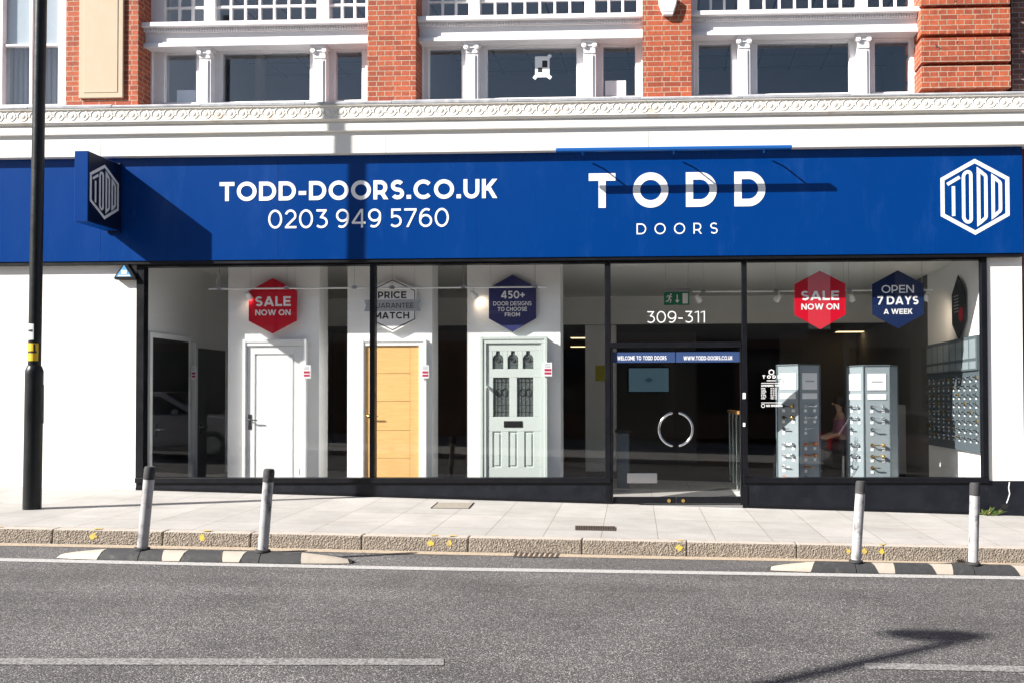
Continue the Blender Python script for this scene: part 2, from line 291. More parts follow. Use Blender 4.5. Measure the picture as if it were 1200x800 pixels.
# ------------------------------------------------------------------ mesh helpers
class MB:
    def __init__(s): s.v = []; s.f = []
    def add(s, vs, fs):
        o = len(s.v); s.v += [tuple(p) for p in vs]; s.f += [tuple(i+o for i in f) for f in fs]; return s
    def box(s, x0, x1, y0, y1, z0, z1):
        return s.add([(x0, y0, z0), (x1, y0, z0), (x1, y1, z0), (x0, y1, z0), (x0, y0, z1), (x1, y0, z1), (x1, y1, z1), (x0, y1, z1)],
                     [(0, 3, 2, 1), (4, 5, 6, 7), (0, 1, 5, 4), (1, 2, 6, 5), (2, 3, 7, 6), (3, 0, 4, 7)])
    def prism(s, pts, y0, y1):                    # outline in (x, z), thickness along y
        n = len(pts)
        return s.add([(x, y0, z) for x, z in pts]+[(x, y1, z) for x, z in pts],
                     [tuple(range(n)), tuple(range(2*n-1, n-1, -1))]+[(i, (i+1) % n, n+(i+1) % n, n+i) for i in range(n)])
    def prism_x(s, pts, x0, x1):                  # outline in (y, z), run along x
        n = len(pts)
        return s.add([(x0, y, z) for y, z in pts]+[(x1, y, z) for y, z in pts],
                     [tuple(range(n)), tuple(range(2*n-1, n-1, -1))]+[(i, (i+1) % n, n+(i+1) % n, n+i) for i in range(n)])
    def prism_z(s, pts, z0, z1):
        n = len(pts)
        return s.add([(x, y, z0) for x, y in pts]+[(x, y, z1) for x, y in pts],
                     [tuple(range(n)), tuple(range(2*n-1, n-1, -1))]+[(i, (i+1) % n, n+(i+1) % n, n+i) for i in range(n)])
    def tube(s, path, r, n=10, closed=False):
        P = [Vector(p) for p in path]; k = len(P); rs = r if isinstance(r, (list, tuple)) else [r]*k
        vs = []; up = None
        for i in range(k):
            a = P[(i-1) % k] if (closed or i > 0) else P[i]; b = P[(i+1) % k] if (closed or i < k-1) else P[i]
            t = (b-a).normalized()
            if up is None: up = Vector((0, 0, 1)) if abs(t.z) < .9 else Vector((1, 0, 0))
            x = t.cross(up).normalized(); u = x.cross(t).normalized(); up = u
            for j in range(n):
                an = 2*math.pi*j/n; vs.append(P[i]+x*math.cos(an)*rs[i]+u*math.sin(an)*rs[i])
        fs = []
        for i in range(k if closed else k-1):
            for j in range(n):
                a, b = i*n+j, i*n+(j+1) % n; c, d = ((i+1) % k)*n+(j+1) % n, ((i+1) % k)*n+j; fs.append((a, b, c, d))
        if not closed: fs += [tuple(range(n-1, -1, -1)), tuple(range((k-1)*n, k*n))]
        return s.add(vs, fs)
    def sphere(s, c, r, n=12, m=8, sc=(1, 1, 1)):
        vs = [(c[0], c[1], c[2]+r*sc[2])]
        for i in range(1, m):
            th = math.pi*i/m
            for j in range(n):
                a = 2*math.pi*j/n; vs.append((c[0]+r*sc[0]*math.sin(th)*math.cos(a), c[1]+r*sc[1]*math.sin(th)*math.sin(a), c[2]+r*sc[2]*math.cos(th)))
        vs.append((c[0], c[1], c[2]-r*sc[2])); fs = [(0, 1+j, 1+(j+1) % n) for j in range(n)]
        for i in range(m-2):
            for j in range(n): fs.append((1+i*n+j, 1+(i+1)*n+j, 1+(i+1)*n+(j+1) % n, 1+i*n+(j+1) % n))
        l = len(vs)-1; fs += [(l, 1+(m-2)*n+(j+1) % n, 1+(m-2)*n+j) for j in range(n)]
        return s.add(vs, fs)
    def xform(s, fn): s.v = [tuple(fn(Vector(p))) for p in s.v]; return s
    def build(s, name, material, parent=None, bevel=0, smooth=False, recalc=True, origin=None, seg=2):
        o0 = Vector(origin) if origin is not None else Vector((0, 0, 0))
        base = world_loc(parent) if parent else Vector((0, 0, 0))
        me = bpy.data.meshes.new(name); off = base+o0 if parent else o0
        me.from_pydata([tuple(Vector(p)-off) for p in s.v], [], s.f)
        if recalc:
            bm = bmesh.new(); bm.from_mesh(me); bmesh.ops.recalc_face_normals(bm, faces=bm.faces); bm.to_mesh(me); bm.free()
        me.materials.append(MATS[material] if isinstance(material, str) else material)
        if smooth:
            for p in me.polygons: p.use_smooth = True
            try: me.set_sharp_from_angle(angle=R_(38))
            except Exception: pass
        o = bpy.data.objects.new(name, me); COL.objects.link(o)
        if parent: o.parent = parent
        o.location = o0
        if bevel:
            b = o.modifiers.new('bevel', 'BEVEL'); b.width = bevel; b.segments = seg; b.limit_method = 'ANGLE'; b.angle_limit = R_(40)
        return o
def world_loc(o):
    v = Vector((0, 0, 0))
    while o: v += o.location; o = o.parent
    return v
def tag(o, label=None, cat=None, group=None, kind=None):
    if label: o['label'] = label
    if cat: o['category'] = cat
    if group: o['group'] = group
    if kind: o['kind'] = kind
    return o
def thing(name, loc, label, cat, group=None):
    o = bpy.data.objects.new(name, None); COL.objects.link(o); o.location = loc; o.empty_display_size = .2
    return tag(o, label, cat, group)
def pixbox(mb, x0, y0, x1, y1, Y0, Y1, Yref=None):
    X0, X1, Z0, Z1 = RECT(x0, y0, x1, y1, Y0 if Yref is None else Yref); return mb.box(X0, X1, Y0, Y1, Z0, Z1)
def pbox(name, material, parent, x0, y0, x1, y1, Y0, Y1, bevel=0, Yref=None):
    return pixbox(MB(), x0, y0, x1, y1, Y0, Y1, Yref).build(name, material, parent, bevel)
def copy_tree(o, parent=None):
    c = o.copy(); COL.objects.link(c); c.parent = parent
    for ch in list(o.children): copy_tree(ch, c)
    return c

# ------------------------------------------------------------------ a drawn sans-serif letter set (strokes on a cap height of 1)
def arc(cx, cy, rx, ry, a0, a1, n=14): return [(cx+rx*math.cos(R_(a0+(a1-a0)*i/n)), cy+ry*math.sin(R_(a0+(a1-a0)*i/n))) for i in range(n+1)]
def glyph(ch, w):
    h = w/2; S = lambda *p: ('s', list(p)); C = lambda p: ('c', p); D = lambda a, b, k=1: ('d', a, b, k); L = lambda p: ('s', p)
    bowl = lambda x0, x1, y0, y1: [(x0, y1)]+arc(x1-(y1-y0)/2, (y0+y1)/2, (y1-y0)/2, (y1-y0)/2, 90, -90)+[(x0, y0)]
    if ch == 'T': return .80, [S((0, 1-h), (.80, 1-h)), S((.40, 1-w), (.40, 0))]
    if ch == 'O': return 1.06, [C(arc(.53, .5, .53-h, .51-h, 0, 360, 44)[:-1])]
    if ch == '0': return .80, [C(arc(.40, .5, .40-h, .51-h, 0, 360, 40)[:-1])]
    if ch == 'D': return .92, [C([(h, h), (.40, h)]+arc(.42, .5, .50-h, .5-h, -90, 90, 24)+[(.40, 1-h), (h, 1-h)])]
    if ch == 'R': return .80, [S((h, 0), (h, 1)), L(bowl(w, .74-h, .36+0, 1-h)), D((.44, .36), (.80-w*.62, 0))]
    if ch == 'P': return .76, [S((h, 0), (h, 1)), L(bowl(w, .74-h, .34, 1-h))]
    if ch == 'B': return .78, [S((h, 0), (h, 1)), L(bowl(w, .70-h, .52, 1-h)), L(bowl(w, .76-h, h, .52))]
    if ch == 'S':
        r = (1.02-w)/4; W_ = .70
        return W_, [L(arc(W_/2, 1.01-h-r, W_/2-h, r, 32, 270, 20)+arc(W_/2, -.01+h+r, W_/2-h, r, 90, -148, 20)[1:])]
    if ch == 'C': return .95, [L(arc(.52, .5, .52-h, .51-h, 42, 318, 36))]
    if ch == 'G': return .98, [L(arc(.52, .5, .52-h, .51-h, 44, 335, 34)+[(.97-h, .46)]), S((.97-w*.2, .46), (.56, .46))]
    if ch == 'U': return .84, [L([(h, 1)]+arc(.42, .41, .42-h, .42-h, 180, 360, 20)+[(.84-h, 1)])]
    if ch == 'K': return .82, [S((h, 0), (h, 1)), D((w*.9, .40), (.80-w*.6, 1)), D((.36, .56), (.82-w*.62, 0))]
    if ch == 'A': return 1.0, [D((w*.55, 0), (.5, 1)), D((1-w*.55, 0), (.5, 1)), S((.25, .27), (.75, .27))]
    if ch == 'L': return .66, [S((h, 1), (h, 0)), S((w, h), (.66, h))]
    if ch == 'E': return .72, [S((h, 1), (h, 0)), S((w, h), (.72, h)), S((w, .5), (.66, .5)), S((w, 1-h), (.71, 1-h))]
    if ch == 'F': return .70, [S((h, 1), (h, 0)), S((w, .48), (.62, .48)), S((w, 1-h), (.70, 1-h))]
    if ch == 'N': return .90, [S((h, 0), (h, 1)), S((.90-h, 0), (.90-h, 1)), D((.90-h*1.15, 0), (h*1.15, 1))]
    if ch == 'M': return 1.04, [S((h, 0), (h, 1)), S((1.04-h, 0), (1.04-h, 1)), D((.52, .22), (h*1.2, 1)), D((.52, .22), (1.04-h*1.2, 1))]
    if ch == 'W': return 1.42, [D((.40, 0), (w*.52, 1)), D((.40, 0), (.71, 1)), D((1.02, 0), (.71, 1)), D((1.02, 0), (1.42-w*.52, 1))]
    if ch == 'V': return .96, [D((.48, 0), (w*.55, 1)), D((.48, 0), (.96-w*.55, 1))]
    if ch == 'Y': return .90, [S((.45, 0), (.45, .45)), D((.45, .40), (w*.6, 1)), D((.45, .40), (.90-w*.6, 1))]
    if ch == 'I': return w, [S((h, 0), (h, 1))]
    if ch == 'H': return .86, [S((h, 0), (h, 1)), S((.86-h, 0), (.86-h, 1)), S((w, .51), (.86-w, .51))]
    if ch == '-': return .44, [S((.02, .38), (.42, .38))]
    if ch == '.': return w*1.15, [S((0, w*.55), (w*1.15, w*.55))]
    if ch == '+': return .62, [S((0, .46), (.62, .46)), S((.31, .15), (.31, .77))]
    if ch == '1': return .36, [S((.36-h, 0), (.36-h, 1)), D((0, .86), (.36-h, 1-h*.2))]
    if ch == '2':
        return .68, [L(arc(.34, .68, .33-h, .33-h, 165, -28, 16)+[(w*.9, w)]), S((.02, h), (.68, h))]
    if ch == '3':
        return .70, [S((.05, 1-h), (.63, 1-h)), D((.30, .56), (.60-h*.4, 1-h)), L([(.27, .59)]+arc(.33, .31, .37-h, .32-h, 88, -140, 22))]
    if ch == '4': return .80, [S((.60, 0), (.60, 1)), S((.0+h*.6, .26), (.80, .26)), D((w*.5, .26), (.60-h*.4, 1))]
    if ch == '5':
        return .70, [S((.10, 1-h), (.65, 1-h)), S((.10+h, 1-w), (.10+h, .50)), L([(.10+w*.6, .585)]+arc(.34, .33, .36-h, .335-h, 84, -140, 22))]
    if ch in '69':
        p = [C(arc(.37, .34, .37-h, .35-h, 0, 360, 32)[:-1]), L([(h, .36)]+arc(.42, .48, .42-h, .53-h, 180, 62, 16))]
        if ch == '9': p = [(k, [(.74-x, 1-y) for x, y in q]) for k, q in p]
        return .74, p
    if ch == '7': return .70, [S((0, 1-h), (.70, 1-h)), D((.18, 0), (.70-w*.55, 1-w))]
    return .34, []
def ribbon(pts, w, closed):
    n = len(pts); out = []
    for i in range(n):
        p = Vector(pts[i]); a = Vector(pts[i-1]) if (closed or i > 0) else None; b = Vector(pts[(i+1) % n]) if (closed or i < n-1) else None
        d1 = (p-a).normalized() if a is not None else None; d2 = (b-p).normalized() if b is not None else None
        if d1 is None: d1 = d2
        if d2 is None: d2 = d1
        n1 = Vector((-d1.y, d1.x)); n2 = Vector((-d2.y, d2.x)); mm = (n1+n2)
        mm = mm.normalized() if mm.length > 1e-6 else n1
        k = min(1/max(.35, mm.dot(n1)), 2.5)*w/2
        out.append((p+mm*k, p-mm*k))
    return out
def strip(mb, pairs, closed, fn, t):              # fn maps (u, v, depth) to the world
    n = len(pairs); vs = []
    for a, b in pairs: vs += [fn(a[0], a[1], 0), fn(b[0], b[1], 0), fn(a[0], a[1], t), fn(b[0], b[1], t)]
    fs = []
    for i in range(n if closed else n-1):
        q, r = i*4, ((i+1) % n)*4
        fs += [(q, q+1, r+1, r), (q+2, r+2, r+3, q+3), (q, r, r+2, q+2), (q+1, q+3, r+3, r+1)]
    if not closed: fs += [(0, 2, 3, 1), ((n-1)*4, (n-1)*4+1, (n-1)*4+3, (n-1)*4+2)]
    mb.add(vs, fs)
def draw_text(mb, s, x0, x1, z0, z1, w, place, t=.003, track=.13, space=.34):
    """fill x0..x1, z0..z1 with the text; place(x, z, depth) gives the world point (depth grows outwards)"""
    gl = []; cur = 0
    for i, ch in enumerate(s):
        if ch == ' ': cur += space; continue
        gw, st = glyph(ch, w); gl.append((cur, st)); cur += gw + track
    tot = cur-track; sx = (x1-x0)/tot; sz = z1-z0; k = 0
    for ox, st in gl:
        for q in st:
            k += 1; dd = t + (k % 5)*.00025
            fn = lambda u, v, d, ox=ox, dd=dd: place(x0+(ox+u)*sx, z0+v*sz, d and dd)
            if q[0] == 'd':
                (xa, ya), (xb, yb) = q[1], q[2]
                ln = math.hypot(xb-xa, yb-ya); hw = w/2*ln/max(.2, abs(yb-ya))
                strip(mb, [((xa-hw, ya), (xa+hw, ya)), ((xb-hw, yb), (xb+hw, yb))], False, fn, 1)
            else: strip(mb, ribbon(q[1], w, q[0] == 'c'), q[0] == 'c', fn, 1)
    return mb
def front(Y): return lambda x, z, d: (x, Y-d, z)
def ptext(name, material, parent, s, px0, py0, px1, py1, Y, w, t=.003, track=.13, space=.34, mb=None):
    X0, X1, Z0, Z1 = RECT(px0, py0, px1, py1, Y); b = mb or MB()
    draw_text(b, s, X0, X1, Z0, Z1, w, front(Y), t, track, space)
    return b if mb else b.build(name, material, parent, recalc=True)
def hexpts(cx, cz, hw, hh, sh): return [(cx, cz+hh), (cx+hw, cz+sh), (cx+hw, cz-sh), (cx, cz-hh), (cx-hw, cz-sh), (cx-hw, cz+sh)]
def emblem(mb, place, size, t=.004):
    """six-sided ring with four tall letters whose heads and feet follow its edges; size = half height"""
    k = size/176.5
    fn0 = lambda u, v, d: place(u*k, v*k, d and t)
    ring = [(0, 166), (148, 83), (148, -83), (0, -166), (-148, -83), (-148, 83)]
    strip(mb, ribbon(ring, 18, True), True, fn0, 1)
    sl = .545; cnt = [0]
    def st(pts, w, closed=False):
        cnt[0] += 1; tt = t+.0004*cnt[0]
        strip(mb, ribbon(pts, w, closed), closed, lambda u, v, d: place(u*k, v*k, d and tt), 1)
    sh = lambda pts, sgn: [(x, y) for x, y in pts]
    lw = 15
    # first letter: slanted bar and stem
    st([(-126, 126-98*sl+.0-14), (-69, 126-69*sl+18-14)], lw); st([(-98, 50), (-98, -88)], lw)
    # second letter: tall rounded ring, sheared up to the middle
    o = [(-60+8, -104), (-60+8, 104)] ; cx, rx = -35, 17
    pts = arc(cx, 96, rx, 20, 180, 0, 10)+arc(cx, -96, rx, 20, 0, -180, 10)
    st([(x, y+(x-cx)*.25*(1 if y > 0 else -1)) for x, y in pts], lw, True)
    # third and fourth letters: bowls falling away from the middle
    for x0, x1, top, bot in ((17, 50, 118, -118), (83, 116, 86, -86)):
        pts = [(x0, bot-6), (x0, top+6), (x0+12, top-3)]+arc(x1-16, top-30, 16, 18, 70, 0, 6)+arc(x1-16, bot+30, 16, 18, 0, -70, 6)+[(x0+12, bot+3)]
        st(pts, lw, True)
    return mb

# ================================================================== GROUND
def line_on(pts, wid_px, drop, lift, name, material, both=False):
    """a painted band through picture points, laid on the road plane; wid_px = its height in the photograph"""
    mb = MB(); P = []
    for px, py in pts:
        a = G(px, py-wid_px/2, drop); b = G(px, py+wid_px/2, drop); P.append((a, b))
    for i in range(len(P)-1):
        a, b = P[i]; c, d = P[i+1]
        vs = [(q.x, q.y, q.z+lift) for q in (b, d, c, a)]; mb.add(vs, [(0, 1, 2, 3)])
    o = mb.build(name, material, recalc=False); return tag(o, kind='structure')
kerb_px = [(-400, 612), (0, 619), (300, 623.5), (550, 629.5), (800, 635), (1200, 642.5), (1500, 648)]
KP = [G(*p) for p in kerb_px]
# one straight kerb line through the measured points
_a, _b = G(0, 618.5), G(1200, 642.5)
KS = (_b.y-_a.y)/(_b.x-_a.x); K0 = _a.y-KS*_a.x
def ky(x): return K0+KS*x
XL, XR = -45, 45
def sheet(name, material, corners, drop, lift=0):
    o = MB().add([(x, y, gz(x, drop)+lift) for x, y in corners], [tuple(range(len(corners)))]).build(name, material, recalc=False)
    return tag(o, kind='structure')
FARK = -10.4
sheet('road', 'asphalt', [(-300, -300), (300, -300), (300, 60), (-300, 60)], KERB)
KW = .16
def kerb_run(x0, x1):
    mb = MB(); top = MB()
    n = 1; x = x0
    while x < x1:
        l = 1.02+random.uniform(-.16, .22); e = min(x+l, x1); g = .0025
        dz = random.uniform(-.003, .003); dy = random.uniform(-.002, .002)
        pts = [(x+g, ky(x)+dy), (e-g, ky(e)+dy), (e-g, ky(e)+KW), (x+g, ky(x)+KW)]
        vs = [(a, b, gz(a, KERB)-.1) for a, b in pts]+[(a, b, gz(a, 0, b)+dz) for a, b in pts]
        # slightly sloped, rounded front edge
        vs[4] = (vs[4][0], vs[4][1]+.02, vs[4][2]); vs[5] = (vs[5][0], vs[5][1]+.02, vs[5][2])
        mb.add(vs, [(0, 3, 2, 1), (4, 5, 6, 7), (0, 1, 5, 4), (1, 2, 6, 5), (2, 3, 7, 6), (3, 0, 4, 7)])
        x = e
    return mb
ko = kerb_run(-16, 10).build('kerb', 'granite_kerb', bevel=.016); tag(ko, kind='structure')
ko.data.materials.append(M['kerb_top'])
for p in ko.data.polygons:
    if p.normal.z > .7: p.material_index = 1
# pavement: from the kerb back under the building
mb = MB(); pv = [(-45, ky(-45)+KW+.004), (45, ky(45)+KW+.004), (45, 3), (-45, 3)]
mb.add([(x, y, gz(x, .002, y)) for x, y in pv]+[(x, y, gz(x, .3, y)) for x, y in pv], [(0, 1, 2, 3), (7, 6, 5, 4), (0, 4, 5, 1), (1, 5, 6, 2), (2, 6, 7, 3), (3, 7, 4, 0)])
tag(mb.build('pavement', 'paving_slabs'), kind='structure')
# far pavement (behind the camera)
mb = MB(); pv = [(-45, -30), (45, -30), (45, FARK), (-45, FARK)]
mb.add([(x, y, gz(x, KERB)+.12) for x, y in pv]+[(x, y, gz(x, KERB)-.2) for x, y in pv], [(0, 1, 2, 3), (7, 6, 5, 4), (0, 4, 5, 1), (1, 5, 6, 2), (2, 6, 7, 3), (3, 7, 4, 0)])
tag(mb.build('far_pavement', 'paving_slabs'), kind='structure')
line_on([(-300, 648), (0, 655.5), (250, 661), (500, 666), (800, 670.5), (1200, 677), (1500, 682)], 3.7, KERB, .004, 'edge_line', 'line_white')
line_on([(-300, 631), (0, 637.5), (300, 643), (500, 647.5), (800, 653.5), (1200, 660.5), (1500, 666)], 3.4, KERB, .004, 'gutter_line', 'line_cream')
line_on([(-260, 774.5), (0, 775), (260, 775.3), (520, 775.5)], 7.5, KERB, .004, 'lane_line', 'line_worn')
line_on([(1013, 780), (1200, 784), (1500, 790)], 7, KERB, .004, 'lane_line', 'line_worn')
# small yellow survey sprayings on the kerb: on the tread and down the face
def kerb_mark(px, wpx, face=True, tread=True):
    mb = MB(); a = G(px-wpx/2, 626+(px-550)*.0185); b = G(px+wpx/2, 626+(px-550)*.0185)
    x0, x1 = a.x, b.x
    rnd = random.Random(int(px)); blob = lambda: [(.5+(.38+rnd.uniform(-.13, .14))*math.cos(k*math.pi/7), .5+(.40+rnd.uniform(-.16, .12))*math.sin(k*math.pi/7)) for k in range(14)]
    if tread:
        q = [(x0+u*(x1-x0)+.035*v_, .026+.085*v_) for u, v_ in blob()]
        mb.add([(x, ky(x)+yy, gz(x, 0, ky(x)+yy)+.0075) for x, yy in q], [tuple(range(14))])
    if face:
        f = lambda x, k: (x, ky(x)-.0035+.02*(1-(.02+k*.08)/.24), gz(x, 0, ky(x))-.02-k*.08)
        mb.add([f(x0+u*(x1-x0), 1-v_) for u, v_ in blob()], [tuple(range(14))])
    tag(mb.build('kerb_paint', 'kerb_yellow', recalc=False), kind='structure')
for px, wp, f, t in ((2, 8, 1, 1), (118, 12, 1, 1), (245, 13, 1, 1), (509, 11, 1, 1), (531, 10, 1, 1), (795, 11, 1, 1), (990, 6, 1, 0), (1008, 8, 1, 0), (1028, 9, 1, 1)): kerb_mark(px, wp, f, t)

# ================================================================== THE SHOP BUILDING
B = thing('shop_building', (0, 0, 0), 'red brick building with white cornice, tall upper windows and a glazed black framed shopfront', 'building')
YW = .30                                    # plane of the upper window frames
XFL = XX(-160, 240, 0); XFR = XX(1198.5, 240, 0)
zc = lambda py, Y=0: ZZ(600, py, Y)
ZB = -.6
# rendered wall piers of the ground floor
x0, x1 = XX(-160, 430, 0), XX(161, 430, 0)
MB().box(x0, x1, .0, .5, ZB, zc(296)).build('rendered_wall', 'white_render', B, .004)
x0, x1 = XX(1157.5, 430, 0), XX(1199, 430, 0)
MB().box(x0, x1, .0, .5, ZZ(1178, 563, 0), zc(296)).build('rendered_wall', 'white_render', B, .004)
MB().box(x0-.01, x1, -.02, .5, ZB, ZZ(1178, 563, 0)-.003).build('plinth', 'riser_black', B, .004)
pl0 = [c for c in B.children if c.name.startswith('plinth')][0]
ck = MB(); pts = [W(1183, 564, -.0215), W(1182, 571, -.0215), W(1183.2, 578, -.0215), W(1181.4, 584, -.0215), W(1179.5, 589, -.0215)]
strip(ck, ribbon(pts, .012, False), False, lambda u, v_, d: (u, -.0205-d*.001, v_), 1); ck.build('crack', 'offwhite_sign', pl0)
hx, hz_ = W(1177.5, 593, -.0215); MB().prism([(hx+.05*math.cos(a)*(1+.2*math.sin(3*a)), hz_+.035*math.sin(a)) for a in [k*math.pi/7 for k in range(14)]], -.0222, -.0203).build('broken_hole', 'slot_black', pl0)
# beam behind the sign and the wall behind the frieze
MB().box(XFL, XFR, .10, .45, zc(304.5), zc(118)).build('lintel', 'room_dark', B)
# frieze board, band and cornice
xl, xr = XX(-160, 130, -.2), XX(1240, 130, -.2)
MB().box(xl, xr, -.19, .099, zc(177.5, -.19), zc(151, -.19)).build('frieze_board', 'board_white', B, .006)
for px in (118, 328, 452, 760, 1010): MB().box(XX(px, 165, -.19)-.002, XX(px, 165, -.19)+.002, -.1915, -.185, zc(177.5, -.19)+.004, zc(157, -.19)).build('board_joint', 'room_dark', B)
z0, z1, z2, z3 = zc(151, -.23), zc(140.5, -.23), zc(136, -.26), zc(121.5, -.26)
MB().box(xl, xr, -.232, .10, z0, z1).build('band', 'board_white', B, .008)
prof = [(.1, z1+.002), (-.235, z1+.002), (-.24, z1+.012), (-.262, z1+.02), (-.275, z1+.036), (-.262, z2+.008), (-.262, z3-.012), (-.282, z3-.004), (-.285, z3+.012), (.1, z3+.012)]
cb = MB().prism_x(prof, xl, xr)
cb_o = cb.build('cornice', 'cream_stone', B, .004)
# guilloche: a chain of raised rings joined by small studs, one carved run
g = MB(); x = xl+.1; zm = (z2+z3)/2+.003; pitch = .1665
while x < xr:
    g.tube([(x+.066*math.cos(a), -.2612, zm+.066*math.sin(a)) for a in [2*math.pi*i/18 for i in range(18)]], .0085, 6, True)
    g.sphere((x, -.255, zm), .045, 10, 6, (1, .35, 1)); g.sphere((x+pitch/2, -.262, zm-.01), .012, 7, 5); g.sphere((x+pitch/2+.006, -.262, zm+.02), .008, 6, 4)
    x += pitch
g.build('guilloche_carving', 'cream_stone', cb_o, smooth=True)
zt = z3+.012
f = MB(); x = xl; k = 0
prof2 = lambda dz: [(-.29, zt+.001), (-.296, zt+.025+dz), (-.27, zt+.043+dz), (-.05, zt+.075+dz), (.30, zt+.085), (.30, zt+.001)]
while x < xr:
    l = random.uniform(1.1, 1.9); f.prism_x(prof2(random.uniform(-.006, .012)), x, min(x+l-.006, xr)); x += l
f.build('lead_flashing', 'lead', cb_o, .003)
ZU = zt+.03                                  # foot of the upper storey
ZTOP = zc(-75)
def pier(px0, px1, name='brick_pier'):
    return MB().box(XX(px0, 60, 0), XX(px1, 60, 0), 0, .62, ZU, ZTOP).build(name, 'red_brick', B, .004)
p0 = pier(77, 162)
X0, X1, Z0, Z1 = RECT(93, -60, 144.5, 115, -.03)
sp = MB().box(X0, X1, -.035, -.001, Z0, Z1).build('stone_panel', 'tan_stone', p0, .006)
MB().box(X0+.07, X1-.07, -.041, -.033, Z0+.07, Z1).build('raised_field', 'tan_stone', p0, .004)
pier(430.5, 487.5); pier(753, 810.5)
# banded pier on the right: four-course blocks standing proud of a recessed core
xa, xb = XX(1079, 60, 0), XX(1184, 60, 0)
pd = MB().box(xa+.04, xb-.04, .06, .62, ZU, ZTOP).build('brick_pier', 'red_brick', B)
bb = MB(); yb = [(-68, -34), (-29, 2), (-25-.0, -25)]
for ya, yb_ in ((-64, -31), (-27.5, 5.5), (9.5, 40), (44, 73), (77, 103.5)):
    MB().box(xa, xb, -.02, .60, ZZ(1130, yb_, -.02), ZZ(1130, ya, -.02)).build('rusticated_band', 'red_brick', pd, .008)
# wall above the heads (outside the picture) and the side walls behind
MB().box(xl, xr, .0, .6, ZTOP+.002, ZTOP+3.5).build('upper_wall', 'red_brick', B)
